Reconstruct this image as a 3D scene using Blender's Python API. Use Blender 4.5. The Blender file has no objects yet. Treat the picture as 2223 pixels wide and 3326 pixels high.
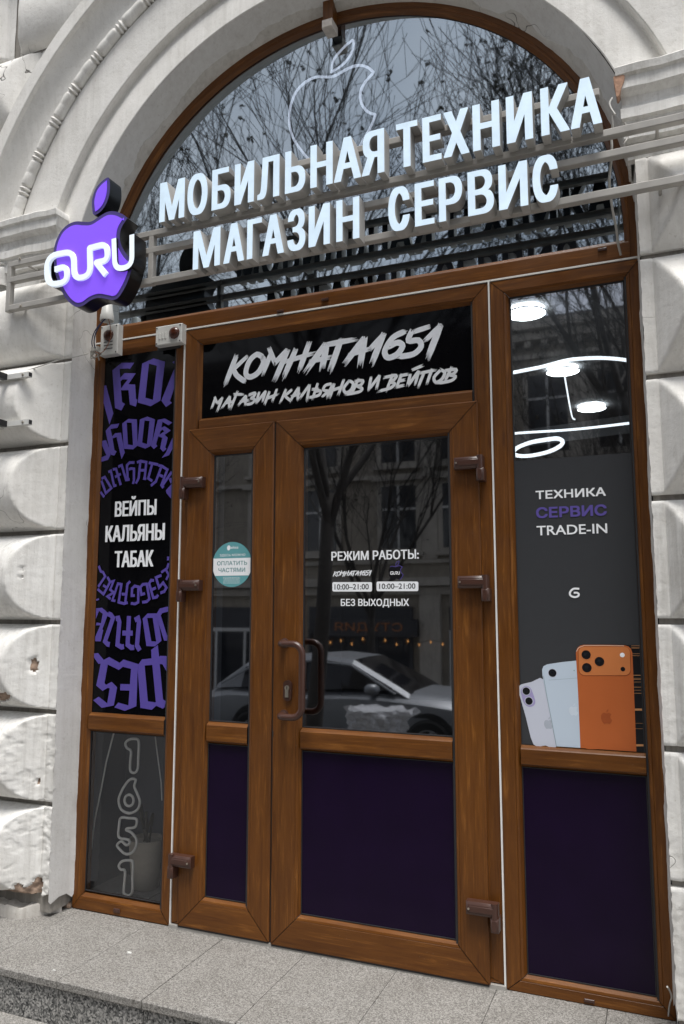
import bpy, bmesh, math, random
import numpy as np
from math import sin, cos, pi, radians, sqrt, atan2, hypot, asin
from mathutils import Vector, Matrix, noise
from mathutils.geometry import tessellate_polygon, delaunay_2d_cdt

# ------------------------------------------------------------------ camera, sky, sun, exposure
S = bpy.context.scene
COL = S.collection
F_PX, CX, CY = 2500.0, 1111.5, 1663.0            # measured on the photograph (2223 x 3326)
PITCH, YAW = atan2(F_PX, 20523.0), atan2(2518.0, 6098.0)
CAM = Vector((1.5975, -3.0827, 1.43))            # X along the shop front, Y into the shop, Z up from the landing
_fh = Vector((-sin(YAW), cos(YAW), 0)); RT = Vector((cos(YAW), sin(YAW), 0)); _up = Vector((0, 0, 1))
FW = _fh * cos(PITCH) + _up * sin(PITCH); UP = _up * cos(PITCH) - _fh * sin(PITCH)

def W(px, py, Y=0.0):
    """measured photo pixel -> point on the vertical plane at depth Y"""
    r = FW + RT * ((px - CX) / F_PX) - UP * ((py - CY) / F_PX)
    return CAM + r * ((Y - CAM.y) / r.y)
def PX(v):
    d = Vector(v) - CAM; k = d.dot(FW); return CX + F_PX * d.dot(RT) / k, CY - F_PX * d.dot(UP) / k
def G(px, py, Z=0.0):
    r = FW + RT * ((px - CX) / F_PX) - UP * ((py - CY) / F_PX)
    return CAM + r * ((Z - CAM.z) / r.z)

cd = bpy.data.cameras.new("camera"); cam = bpy.data.objects.new("camera", cd); COL.objects.link(cam)
cd.sensor_fit = 'VERTICAL'; cd.sensor_height = 36.0; cd.sensor_width = 24.06
cd.lens = F_PX / 3326.0 * 36.0
cd.clip_start = 0.05; cd.clip_end = 500
cam.matrix_world = Matrix(((RT.x, UP.x, -FW.x, CAM.x), (RT.y, UP.y, -FW.y, CAM.y), (RT.z, UP.z, -FW.z, CAM.z), (0, 0, 0, 1)))
S.camera = cam

wd = bpy.data.worlds.new("World"); S.world = wd; wd.use_nodes = True
nt = wd.node_tree; nt.nodes.clear()
sky = nt.nodes.new("ShaderNodeTexSky"); sky.sky_type = 'NISHITA'; sky.sun_disc = False
sky.sun_elevation = radians(72); sky.sun_rotation = radians(150); sky.dust_density = 1.0; sky.air_density = 1.0
hsv = nt.nodes.new("ShaderNodeHueSaturation"); hsv.inputs['Saturation'].default_value = 0.20
bgn = nt.nodes.new("ShaderNodeBackground"); bgn.inputs['Strength'].default_value = 0.075
wo = nt.nodes.new("ShaderNodeOutputWorld")
wtc = nt.nodes.new("ShaderNodeTexCoord"); wns = nt.nodes.new("ShaderNodeTexNoise"); wns.inputs['Scale'].default_value = 2.6; wns.inputs['Detail'].default_value = 6.0
wmp = nt.nodes.new("ShaderNodeMapping"); wmp.inputs['Scale'].default_value = (1, 1, 2.2)
wrp = nt.nodes.new("ShaderNodeValToRGB"); wrp.color_ramp.elements[0].position = 0.3; wrp.color_ramp.elements[0].color = (0.66, 0.70, 0.76, 1); wrp.color_ramp.elements[1].position = 0.7; wrp.color_ramp.elements[1].color = (1.12, 1.10, 1.08, 1)
wmx = nt.nodes.new("ShaderNodeMix"); wmx.data_type = 'RGBA'; wmx.blend_type = 'MULTIPLY'; wmx.inputs[0].default_value = 1.0
nt.links.new(wtc.outputs['Generated'], wmp.inputs['Vector']); nt.links.new(wmp.outputs[0], wns.inputs['Vector']); nt.links.new(wns.outputs[0], wrp.inputs[0])
nt.links.new(sky.outputs[0], hsv.inputs['Color']); nt.links.new(hsv.outputs[0], wmx.inputs[6]); nt.links.new(wrp.outputs[0], wmx.inputs[7]); nt.links.new(wmx.outputs[2], bgn.inputs['Color']); nt.links.new(bgn.outputs[0], wo.inputs[0])
sl = bpy.data.lights.new("sun", 'SUN'); sun = bpy.data.objects.new("sun", sl); COL.objects.link(sun)
sl.energy = 1.5; sl.angle = radians(28); sl.color = (1.0, 0.97, 0.93)
_el, _az = radians(72), radians(150)             # overcast light comes over the street, from in front of the shop
_d = Vector((sin(_az) * cos(_el), cos(_az) * cos(_el), sin(_el)))
sun.rotation_euler = (-_d).to_track_quat('-Z', 'Y').to_euler()
S.view_settings.view_transform = 'Standard'; S.view_settings.look = 'None'
S.view_settings.exposure = 1.64; S.view_settings.gamma = 1.0
S.render.engine = 'CYCLES'
S.cycles.use_denoising = True
S.cycles.max_bounces = 8; S.cycles.transparent_max_bounces = 12; S.cycles.sample_clamp_indirect = 4
random.seed(7)

# ------------------------------------------------------------------ materials
def new_mat(name):
    m = bpy.data.materials.new(name); m.use_nodes = True
    n = m.node_tree; n.nodes.clear()
    out = n.nodes.new("ShaderNodeOutputMaterial")
    return m, n, out
def N(n, kind, **kw):
    x = n.nodes.new("ShaderNode" + kind)
    for k, v in kw.items():
        if k in x.inputs.keys(): x.inputs[k].default_value = v
        else: setattr(x, k, v)
    return x
def L(n, a, b): n.links.new(a, b)
def ramp(n, fac, stops):
    r = n.nodes.new("ShaderNodeValToRGB"); e = r.color_ramp.elements
    e[0].position, e[0].color = stops[0][0], (*stops[0][1], 1)
    e[1].position, e[1].color = stops[-1][0], (*stops[-1][1], 1)
    for p, c in stops[1:-1]:
        q = e.new(p); q.color = (*c, 1)
    L(n, fac, r.inputs[0]); return r.outputs[0]
def rgbmix(n, fac, a, b, mode='MIX'):
    x = n.nodes.new("ShaderNodeMix"); x.data_type = 'RGBA'; x.blend_type = mode
    for s, v in ((x.inputs[0], fac), (x.inputs[6], a), (x.inputs[7], b)):
        if hasattr(v, 'is_linked') or hasattr(v, 'links'): L(n, v, s)
        elif isinstance(v, (int, float)): s.default_value = v
        else: s.default_value = (*v, 1)
    return x.outputs[2]
def plain(name, col, rough=0.5, metal=0.0, emit=0.0, ecol=None, var=0.06, scale=30.0, bump=0.0, spec=0.5):
    m, n, out = new_mat(name)
    b = N(n, "BsdfPrincipled", Roughness=rough, Metallic=metal)
    b.inputs['Specular IOR Level'].default_value = spec
    tc = N(n, "TexCoord"); ns = N(n, "TexNoise", Scale=scale, Detail=4.0); L(n, tc.outputs['Object'], ns.inputs['Vector'])
    c = ramp(n, ns.outputs[0], [(0.25, tuple(v * (1 - var) for v in col)), (0.75, tuple(min(1, v * (1 + var)) for v in col))])
    L(n, c, b.inputs['Base Color'])
    if emit > 0:
        b.inputs['Emission Color'].default_value = (*(ecol or col), 1); b.inputs['Emission Strength'].default_value = emit
    if bump > 0:
        bp = N(n, "Bump", Strength=bump, Distance=0.004); L(n, ns.outputs[0], bp.inputs['Height']); L(n, bp.outputs[0], b.inputs['Normal'])
    L(n, b.outputs[0], out.inputs[0]); return m

def mk_plaster(name, base, dirt, dirt_amt=0.5, crack=True, streak=1.0):
    m, n, out = new_mat(name)
    b = N(n, "BsdfPrincipled", Roughness=0.75); b.inputs['Specular IOR Level'].default_value = 0.25
    tc = N(n, "TexCoord")
    big = N(n, "TexNoise", Scale=2.2, Detail=6.0, Roughness=0.6); L(n, tc.outputs['Object'], big.inputs['Vector'])
    mp = N(n, "Mapping"); mp.inputs['Scale'].default_value = (22, 22, 1.6); L(n, tc.outputs['Object'], mp.inputs['Vector'])
    st = N(n, "TexNoise", Scale=2.0, Detail=5.0, Roughness=0.65); L(n, mp.outputs[0], st.inputs['Vector'])
    fine = N(n, "TexNoise", Scale=70.0, Detail=6.0, Roughness=0.7); L(n, tc.outputs['Object'], fine.inputs['Vector'])
    med = N(n, "TexNoise", Scale=9.0, Detail=5.0, Roughness=0.6); L(n, tc.outputs['Object'], med.inputs['Vector'])
    mul = N(n, "Math", operation='MULTIPLY'); L(n, big.outputs[0], mul.inputs[0]); L(n, st.outputs[0], mul.inputs[1])
    f = ramp(n, mul.outputs[0], [(0.20, (0, 0, 0)), (0.42, (1, 1, 1))])
    fa = N(n, "Math", operation='MULTIPLY'); L(n, f, fa.inputs[0]); fa.inputs[1].default_value = dirt_amt * streak
    c = rgbmix(n, fa.outputs[0], base, dirt)
    sp = ramp(n, fine.outputs[0], [(0.27, (0.55, 0.52, 0.48)), (0.36, (0.88, 0.87, 0.85)), (0.45, (1, 1, 1)), (0.7, (1, 1, 1))])
    c = rgbmix(n, 0.6, c, sp, 'MULTIPLY')
    c = rgbmix(n, 0.5, c, ramp(n, med.outputs[0], [(0.3, (0.86, 0.85, 0.83)), (0.65, (1, 1, 1))]), 'MULTIPLY')
    h = N(n, "Math", operation='MULTIPLY_ADD'); L(n, fine.outputs[0], h.inputs[0]); h.inputs[1].default_value = 0.35; L(n, med.outputs[0], h.inputs[2])
    hh = h.outputs[0]
    if crack:
        wv = N(n, "TexNoise", Scale=3.0, Detail=3.0); L(n, tc.outputs['Object'], wv.inputs['Vector'])
        wm = rgbmix(n, 0.55, tc.outputs['Object'], wv.outputs['Color'])
        vo = N(n, "TexVoronoi", feature='DISTANCE_TO_EDGE', Scale=2.4); L(n, wm, vo.inputs['Vector'])
        ck = ramp(n, vo.outputs['Distance'], [(0.0, (1, 1, 1)), (0.0035, (0, 0, 0))])
        msk = N(n, "TexNoise", Scale=1.7, Detail=2.0); msk.inputs['Scale'].default_value = 1.7
        mo = N(n, "Mapping"); mo.inputs['Location'].default_value = (3.3, 1.7, 9.1); L(n, tc.outputs['Object'], mo.inputs['Vector']); L(n, mo.outputs[0], msk.inputs['Vector'])
        mk = ramp(n, msk.outputs[0], [(0.60, (0, 0, 0)), (0.66, (1, 1, 1))])
        cm = N(n, "Math", operation='MULTIPLY'); L(n, ck, cm.inputs[0]); L(n, mk, cm.inputs[1])
        c = rgbmix(n, cm.outputs[0], c, (0.10, 0.09, 0.08))
        sb = N(n, "Math", operation='SUBTRACT'); L(n, hh, sb.inputs[0]); L(n, cm.outputs[0], sb.inputs[1]); hh = sb.outputs[0]
    L(n, c, b.inputs['Base Color'])
    bp = N(n, "Bump", Strength=0.55, Distance=0.006); L(n, hh, bp.inputs['Height']); L(n, bp.outputs[0], b.inputs['Normal'])
    L(n, b.outputs[0], out.inputs[0]); return m

def mk_wood():
    m, n, out = new_mat("golden_oak_foil")
    b = N(n, "BsdfPrincipled", Roughness=0.42); b.inputs['Specular IOR Level'].default_value = 0.35
    uv = N(n, "UVMap")
    mp = N(n, "Mapping"); mp.inputs['Scale'].default_value = (2.2, 34, 1); L(n, uv.outputs[0], mp.inputs['Vector'])
    g = N(n, "TexNoise", Scale=1.6, Detail=8.0, Roughness=0.62, Distortion=0.7); L(n, mp.outputs[0], g.inputs['Vector'])
    mp2 = N(n, "Mapping"); mp2.inputs['Scale'].default_value = (3.5, 16, 1); L(n, uv.outputs[0], mp2.inputs['Vector'])
    k = N(n, "TexNoise", Scale=1.0, Detail=2.0); L(n, mp2.outputs[0], k.inputs['Vector'])
    kk = N(n, "Math", operation='MULTIPLY'); L(n, k.outputs[0], kk.inputs[0]); kk.inputs[1].default_value = 26.0
    sn = N(n, "Math", operation='SINE'); L(n, kk.outputs[0], sn.inputs[0])
    km = ramp(n, k.outputs[0], [(0.50, (0, 0, 0)), (0.66, (1, 1, 1))])
    ml = N(n, "Math", operation='MULTIPLY'); L(n, sn.outputs[0], ml.inputs[0]); L(n, km, ml.inputs[1])
    ad = N(n, "Math", operation='MULTIPLY_ADD'); L(n, ml.outputs[0], ad.inputs[0]); ad.inputs[1].default_value = 0.10; L(n, g.outputs[0], ad.inputs[2])
    mp3 = N(n, "Mapping"); mp3.inputs['Scale'].default_value = (9, 190, 1); L(n, uv.outputs[0], mp3.inputs['Vector'])
    fg = N(n, "TexNoise", Scale=1.0, Detail=4.0, Roughness=0.7); L(n, mp3.outputs[0], fg.inputs['Vector'])
    a2 = N(n, "Math", operation='MULTIPLY_ADD'); L(n, fg.outputs[0], a2.inputs[0]); a2.inputs[1].default_value = 0.42; L(n, ad.outputs[0], a2.inputs[2])
    a3 = N(n, "Math", operation='SUBTRACT'); L(n, a2.outputs[0], a3.inputs[0]); a3.inputs[1].default_value = 0.21; ad = a3
    rg = N(n, "TexNoise", Scale=5.0, Detail=5.0, Roughness=0.7); tc0 = N(n, "TexCoord"); L(n, tc0.outputs['Object'], rg.inputs['Vector'])
    L(n, ramp(n, rg.outputs[0], [(0.3, (0.30, 0.30, 0.30)), (0.7, (0.55, 0.55, 0.55))]), b.inputs['Roughness'])
    c = ramp(n, ad.outputs[0], [(0.22, (0.074, 0.0230, 0.0031)), (0.42, (0.110, 0.0368, 0.0051)), (0.58, (0.132, 0.0455, 0.0064)), (0.76, (0.235, 0.090, 0.0165))])
    mp4 = N(n, "Mapping"); mp4.inputs['Scale'].default_value = (0.9, 5, 1); L(n, uv.outputs[0], mp4.inputs['Vector'])
    bv = N(n, "TexNoise", Scale=1.0, Detail=4.0, Roughness=0.6); L(n, mp4.outputs[0], bv.inputs['Vector'])
    c = rgbmix(n, 0.8, c, ramp(n, bv.outputs[0], [(0.30, (0.74, 0.72, 0.70)), (0.5, (1, 1, 1)), (0.72, (1.22, 1.24, 1.28))]), 'MULTIPLY')
    tc = N(n, "TexCoord"); d = N(n, "TexNoise", Scale=160.0, Detail=2.0); L(n, tc.outputs['Object'], d.inputs['Vector'])
    ds = ramp(n, d.outputs[0], [(0.72, (0, 0, 0)), (0.78, (1, 1, 1))]); dm = N(n, "Math", operation='MULTIPLY'); L(n, ds, dm.inputs[0]); dm.inputs[1].default_value = 0.25
    c = rgbmix(n, dm.outputs[0], c, (0.45, 0.40, 0.34))
    L(n, c, b.inputs['Base Color'])
    bp = N(n, "Bump", Strength=0.12, Distance=0.001); L(n, ad.outputs[0], bp.inputs['Height']); L(n, bp.outputs[0], b.inputs['Normal'])
    L(n, b.outputs[0], out.inputs[0]); return m

def mk_glass(name, refl, tint=(0.86, 0.88, 0.88), wob=0.0, gl=(0.93, 0.95, 1.0), rough=0.0):
    m, n, out = new_mat(name)
    t = N(n, "BsdfTransparent"); t.inputs[0].default_value = (*tint, 1)
    g = N(n, "BsdfGlossy", Roughness=rough); g.inputs[0].default_value = (*gl, 1)
    mx = N(n, "MixShader"); lw = N(n, "LayerWeight", Blend=0.25)
    mr = N(n, "MapRange"); L(n, lw.outputs['Fresnel'], mr.inputs[0])
    mr.inputs[1].default_value = 0.04; mr.inputs[2].default_value = 1.0; mr.inputs[3].default_value = refl; mr.inputs[4].default_value = 0.95
    tc = N(n, "TexCoord"); ns = N(n, "TexNoise", Scale=1.6, Detail=1.0); L(n, tc.outputs['Object'], ns.inputs['Vector'])
    bp = N(n, "Bump", Strength=wob, Distance=0.01); L(n, ns.outputs[0], bp.inputs['Height'])
    if wob > 0: L(n, bp.outputs[0], g.inputs['Normal'])
    L(n, mr.outputs[0], mx.inputs[0]); L(n, t.outputs[0], mx.inputs[1]); L(n, g.outputs[0], mx.inputs[2])
    L(n, mx.outputs[0], out.inputs[0]); return m

def mk_granite(name, cols, scale=260.0, rough=0.6, stain=0.25):
    m, n, out = new_mat(name)
    b = N(n, "BsdfPrincipled", Roughness=rough); b.inputs['Specular IOR Level'].default_value = 0.3
    tc = N(n, "TexCoord")
    v = N(n, "TexVoronoi", Scale=scale); L(n, tc.outputs['Object'], v.inputs['Vector'])
    sx = N(n, "SeparateColor"); L(n, v.outputs['Color'], sx.inputs[0])
    ns = N(n, "TexNoise", Scale=scale * 0.35, Detail=4.0, Roughness=0.7); L(n, tc.outputs['Object'], ns.inputs['Vector'])
    a = N(n, "Math", operation='MULTIPLY_ADD'); L(n, sx.outputs[0], a.inputs[0]); a.inputs[1].default_value = 0.5; 
    h = N(n, "Math", operation='MULTIPLY'); L(n, ns.outputs[0], h.inputs[0]); h.inputs[1].default_value = 0.5; L(n, h.outputs[0], a.inputs[2])
    c = ramp(n, a.outputs[0], [(0.22, cols[0]), (0.45, cols[1]), (0.72, cols[2])])
    bg = N(n, "TexNoise", Scale=3.5, Detail=5.0, Roughness=0.6); L(n, tc.outputs['Object'], bg.inputs['Vector'])
    c = rgbmix(n, stain, c, ramp(n, bg.outputs[0], [(0.3, (0.55, 0.53, 0.50)), (0.7, (1, 1, 1))]), 'MULTIPLY')
    sp = N(n, "TexNoise", Scale=11.0, Detail=3.0); L(n, tc.outputs['Object'], sp.inputs['Vector'])
    c = rgbmix(n, stain, c, ramp(n, sp.outputs[0], [(0.30, (0.50, 0.47, 0.43)), (0.37, (1, 1, 1)), (0.66, (1, 1, 1)), (0.72, (1.25, 1.24, 1.22))]), 'MULTIPLY')
    L(n, c, b.inputs['Base Color'])
    bp = N(n, "Bump", Strength=0.25, Distance=0.002); L(n, a.outputs[0], bp.inputs['Height']); L(n, bp.outputs[0], b.inputs['Normal'])
    L(n, b.outputs[0], out.inputs[0]); return m

M = {}
M['plaster'] = mk_plaster("white_painted_stucco", (0.79, 0.775, 0.74), (0.46, 0.44, 0.40), 0.34)
M['plaster2'] = mk_plaster("worn_white_stucco", (0.82, 0.81, 0.78), (0.38, 0.36, 0.325), 0.50, streak=1.1)
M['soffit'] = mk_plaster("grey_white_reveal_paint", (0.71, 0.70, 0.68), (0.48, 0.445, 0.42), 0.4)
M['mortar'] = mk_plaster("rough_repair_mortar", (0.60, 0.575, 0.535), (0.36, 0.33, 0.29), 0.7)
M['groove'] = mk_plaster("dirty_joint_mortar", (0.34, 0.32, 0.29), (0.16, 0.145, 0.13), 0.9, crack=False)
M['brick'] = plain("exposed_brick_rubble", (0.30, 0.215, 0.16), 0.95, var=0.45, scale=45, bump=1.0)
M['wood'] = mk_wood()
M['seam'] = plain("white_sealing_strip", (0.78, 0.77, 0.74), 0.5)
M['gasket'] = plain("black_rubber_gasket", (0.02, 0.02, 0.022), 0.6)
M['glass_fan'] = mk_glass("fanlight_glass", 0.44, (0.62, 0.64, 0.70), 0.02, (0.80, 0.90, 0.97), 0.022)
M['glass'] = mk_glass("double_glazing", 0.33, (0.74, 0.76, 0.77), 0.03, (0.93, 0.95, 1.0), 0.022)
M['glass_clear'] = mk_glass("lower_pane_glass", 0.07, (0.95, 0.96, 0.96))
M['purple_panel'] = plain("dark_violet_panel", (0.0078, 0.0022, 0.0170), 0.15, var=0.14, scale=6, spec=0.17)
M['brown_plastic'] = plain("brown_plastic_metal", (0.060, 0.026, 0.018), 0.33, var=0.08)
M['brass'] = plain("worn_nickel", (0.55, 0.50, 0.42), 0.3, 0.9)
M['black_vinyl'] = plain("black_glossy_film", (0.0030, 0.0030, 0.0040), 0.05, var=0.02, spec=0.12)
M['purple_print'] = plain("violet_print", (0.096, 0.066, 0.345), 0.4, var=0.03)
M['white_print'] = plain("white_print", (0.90, 0.92, 0.94), 0.45, var=0.02)
M['grey_print'] = plain("light_grey_brush_print", (0.80, 0.83, 0.88), 0.45, var=0.05, scale=60)
M['white_brush'] = plain("white_brush_print", (0.86, 0.88, 0.90), 0.45, var=0.04)
M['poster'] = plain("charcoal_poster_film", (0.046, 0.048, 0.052), 0.30, var=0.02, spec=0.25)
M['purple_poster'] = plain("violet_poster_print", (0.112, 0.082, 0.34), 0.4, var=0.03)
M['phone_lilac'] = plain("pale_lilac_print", (0.56, 0.59, 0.68), 0.4, var=0.02, scale=4)
M['phone_blue'] = plain("pale_blue_print", (0.53, 0.62, 0.72), 0.4, var=0.02, scale=4)
M['phone_slate'] = plain("blue_grey_print", (0.26, 0.36, 0.40), 0.4)  # blue-grey ink of the printed phone's edge lines and small dot
M['lavender'] = plain("lavender_print", (0.36, 0.32, 0.56), 0.4)
M['orange'] = plain("orange_print", (0.46, 0.115, 0.027), 0.4, var=0.12, scale=3)
M['orange_lt'] = plain("light_orange_print", (0.56, 0.185, 0.055), 0.4, var=0.14, scale=3)
M['orange_dk'] = plain("dark_orange_print", (0.27, 0.06, 0.013), 0.4)
M['black_print'] = plain("black_print", (0.006, 0.006, 0.008), 0.3)
M['gold'] = plain("copper_line_print", (0.50, 0.24, 0.10), 0.35)
M['teal'] = plain("teal_sticker", (0.125, 0.36, 0.385), 0.4, var=0.03)
M['teal_text'] = plain("teal_lettering", (0.10, 0.27, 0.29), 0.4)
M['letter_face'] = plain("lit_letter_face", (0.66, 0.79, 0.90), 0.4, emit=0.10, ecol=(0.62, 0.82, 1.0), var=0.10, scale=16)
M['letter_side'] = plain("grey_letter_return", (0.42, 0.41, 0.39), 0.45, var=0.05)
M['rail'] = plain("grey_painted_steel_tube", (0.36, 0.345, 0.32), 0.5, var=0.15, scale=14)
M['apple_face'] = plain("lit_violet_acrylic", (0.20, 0.085, 0.72), 0.3, emit=0.16, ecol=(0.22, 0.075, 0.95), var=0.05, scale=3)
M['apple_rim'] = plain("deep_violet_rim", (0.068, 0.046, 0.225), 0.3)
M['black_gloss'] = plain("black_sign_return", (0.006, 0.006, 0.007), 0.28)
M['guru_face'] = plain("lit_white_acrylic", (0.74, 0.80, 0.85), 0.35, emit=0.16, ecol=(0.75, 0.88, 1.0), var=0.02)
M['white_plastic'] = plain("aged_white_plastic", (0.60, 0.60, 0.575), 0.4, var=0.06)
M['dome'] = plain("brown_red_lens", (0.065, 0.018, 0.008), 0.2)
M['cable'] = plain("white_cable", (0.46, 0.45, 0.42), 0.5)
M['blue_wire'] = plain("blue_wire", (0.02, 0.03, 0.10), 0.5)
M['orange_wire'] = plain("orange_wire", (0.25, 0.07, 0.02), 0.5)
M['neon'] = plain("white_neon_tube", (0.78, 0.80, 0.82), 0.35, emit=0.30, ecol=(0.80, 0.88, 1.0))
M['neon_off'] = plain("unlit_neon_tube", (0.85, 0.84, 0.82), 0.35)
M['granite_top'] = mk_granite("flamed_grey_granite", ((0.105, 0.100, 0.092), (0.208, 0.199, 0.185), (0.35, 0.338, 0.317)), 270, stain=0.36)
M['granite_riser'] = mk_granite("dark_speckled_granite", ((0.022, 0.023, 0.024), (0.15, 0.15, 0.145), (0.42, 0.41, 0.39)), 150)
M['paving'] = mk_granite("worn_paving", ((0.10, 0.10, 0.095), (0.19, 0.185, 0.175), (0.28, 0.27, 0.26)), 90)
M['asphalt'] = mk_granite("asphalt", ((0.03, 0.03, 0.03), (0.05, 0.05, 0.05), (0.085, 0.085, 0.085)), 120)
M['curtain'] = plain("grey_display_board", (0.115, 0.12, 0.14), 0.8, var=0.15, scale=3)
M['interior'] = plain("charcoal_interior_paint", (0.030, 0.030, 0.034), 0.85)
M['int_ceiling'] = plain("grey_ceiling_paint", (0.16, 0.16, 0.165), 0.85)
M['lamp_on'] = plain("led_diffuser", (0.9, 0.95, 1.0), 0.4, emit=5.0, ecol=(0.9, 0.97, 1.0), var=0.0)
M['strip_on'] = plain("led_strip", (0.9, 0.95, 1.0), 0.4, emit=0.75, ecol=(0.85, 0.93, 1.0), var=0.0)
M['pot'] = plain("beige_pot", (0.44, 0.40, 0.35), 0.7)
M['stem'] = plain("dry_stems", (0.08, 0.075, 0.06), 0.8)
M['bark'] = plain("dark_bark", (0.038, 0.034, 0.031), 0.9, var=0.4, scale=25)
M['leaf'] = plain("withered_leaf", (0.05, 0.042, 0.025), 0.8, var=0.3)
M['opp_wall'] = mk_plaster("ochre_grey_render", (0.34, 0.305, 0.255), (0.19, 0.17, 0.15), 0.8)
M['opp_trim'] = mk_plaster("pale_stone_trim", (0.46, 0.43, 0.38), (0.25, 0.23, 0.21), 0.7)
M['opp_glass'] = plain("dark_window_glass", (0.02, 0.022, 0.027), 0.08)
M['opp_shop'] = plain("dark_shopfront", (0.035, 0.036, 0.042), 0.5, var=0.3, scale=2)
M['opp_frame'] = plain("white_window_frame", (0.55, 0.55, 0.54), 0.5)
M['roof'] = plain("dark_roof_metal", (0.10, 0.09, 0.085), 0.6)
M['bulb'] = plain("warm_bulb", (1.0, 0.6, 0.25), 0.4, emit=0.35, ecol=(1.0, 0.42, 0.10))
M['amber'] = plain("amber_sign_letters", (0.15, 0.055, 0.02), 0.4, emit=0.02, ecol=(1.0, 0.33, 0.06))
M['car_paint'] = plain("silver_grey_car_paint", (0.20, 0.212, 0.23), 0.36, 0.3, var=0.02)
M['car_glass'] = plain("dark_car_glass", (0.01, 0.01, 0.012), 0.05)
M['tyre'] = plain("tyre_rubber", (0.015, 0.015, 0.015), 0.8)
M['rim'] = plain("alloy_rim", (0.5, 0.5, 0.52), 0.3, 0.8)
M['sack'] = plain("grey_crumpled_sack", (0.52, 0.53, 0.55), 0.7, var=0.2)

# ------------------------------------------------------------------ mesh helpers
class MB:
    def __init__(s, org=(0, 0, 0)): s.v, s.f, s.m, s.uv, s.o = [], [], [], [], Vector(org)
    def add(s, vs, fs, m=0, uvs=None):
        b = len(s.v); s.v += [tuple(Vector(q)) for q in vs]
        for i, q in enumerate(fs):
            s.f.append([b + k for k in q]); s.m.append(m); s.uv.append(uvs[i] if uvs else None)
        return s
    def box(s, x0, x1, y0, y1, z0, z1, m=0, ud='x'):
        vs = [(x, y, z) for x in (x0, x1) for y in (y0, y1) for z in (z0, z1)]
        fs = [(0, 1, 3, 2), (4, 6, 7, 5), (0, 4, 5, 1), (2, 3, 7, 6), (0, 2, 6, 4), (1, 5, 7, 3)]
        k = random.uniform(0, 9)
        def uvf(q):
            p = vs[q]; return (p[0] + k, p[2] + p[1]) if ud == 'x' else (p[2] + k, p[0] + p[1])
        return s.add(vs, fs, m, [[uvf(q) for q in f] for f in fs])
    def rbox(s, x0, x1, y0, y1, z0, z1, r=0.004, m=0):
        """box with chamfered front (y0) edges"""
        a = [(x0, y1), (x0, y0 + r), (x0 + r, y0), (x1 - r, y0), (x1, y0 + r), (x1, y1)]
        rows = []
        for z, ins in ((z0, r), (z0 + r, 0), (z1 - r, 0), (z1, r)):
            row = []
            for (x, y) in a:
                yy = y0 + r if (ins and y < y0 + r) else y
                row.append((x, yy, z))
            rows.append(row)
        vs = [p for row in rows for p in row]; fs = []
        for i in range(3):
            for j in range(5): fs.append((i * 6 + j, i * 6 + j + 1, i * 6 + 7 + j, i * 6 + 6 + j))
        fs.append(tuple(reversed(range(6)))); fs.append(tuple(range(18, 24)))
        return s.add(vs, fs, m)
    def prism(s, pts, y0, y1, m_face=0, m_side=0, holes=(), back=True):
        """outline in (x,z); front at y0 (towards the street), back at y1"""
        loops = [list(pts)] + [list(h) for h in holes]
        flat = [p for l in loops for p in l]
        tris = tessellate_polygon([[Vector((p[0], p[1], 0)) for p in l] for l in loops])
        def orient(t):
            a, b, c = (flat[i] for i in t)
            return t if (b[0] - a[0]) * (c[1] - a[1]) - (b[1] - a[1]) * (c[0] - a[0]) > 0 else (t[0], t[2], t[1])
        tris = [orient(t) for t in tris]
        s.add([(p[0], y0, p[1]) for p in flat], tris, m_face)
        if y1 is not None:
            if back: s.add([(p[0], y1, p[1]) for p in flat], [tuple(reversed(t)) for t in tris], m_side)
            for l in loops:
                n = len(l); vs = [(p[0], y0, p[1]) for p in l] + [(p[0], y1, p[1]) for p in l]
                s.add(vs, [(i, (i + 1) % n, n + (i + 1) % n, n + i) for i in range(n)], m_side)
        return s
    def tube(s, path, r, sides=8, m=0, closed=False, caps=True):
        P = [Vector(p) for p in path]; n = len(P); R = r if isinstance(r, (list, tuple)) else [r] * n
        rings = []; ref = None
        for i in range(n):
            if closed: t = P[(i + 1) % n] - P[i - 1]
            else: t = P[min(i + 1, n - 1)] - P[max(i - 1, 0)]
            t = t.normalized() if t.length > 1e-9 else Vector((0, 0, 1))
            if ref is None:
                ref = t.orthogonal().normalized()
            ref = (ref - t * ref.dot(t)); ref = ref.normalized() if ref.length > 1e-6 else t.orthogonal().normalized()
            b = t.cross(ref)
            rings.append([P[i] + (ref * cos(2 * pi * k / sides) + b * sin(2 * pi * k / sides)) * R[i] for k in range(sides)])
        vs = [q for g in rings for q in g]; fs = []
        for i in range(n if closed else n - 1):
            a, b2 = i * sides, ((i + 1) % n) * sides
            for k in range(sides): fs.append((a + k, a + (k + 1) % sides, b2 + (k + 1) % sides, b2 + k))
        if caps and not closed:
            fs.append(tuple(reversed(range(sides)))); fs.append(tuple(range((n - 1) * sides, n * sides)))
        return s.add(vs, fs, m)
    def lathe(s, prof, c, sides=24, m=0, axis='z', jit=0.0):
        vs = []
        for (r, h) in prof:
            for k in range(sides):
                a = 2 * pi * k / sides; rr = r * (1 + (random.uniform(-jit, jit) if jit else 0))
                if axis == 'z': vs.append((c[0] + rr * cos(a), c[1] + rr * sin(a), c[2] + h))
                elif axis == 'y': vs.append((c[0] + rr * cos(a), c[1] + h, c[2] + rr * sin(a)))
        n = len(prof); fs = []
        for i in range(n - 1):
            for k in range(sides):
                q = (i * sides + k, i * sides + (k + 1) % sides, (i + 1) * sides + (k + 1) % sides, (i + 1) * sides + k)
                fs.append(q if axis == 'z' else tuple(reversed(q)))
        return s.add(vs, fs, m)
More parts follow.
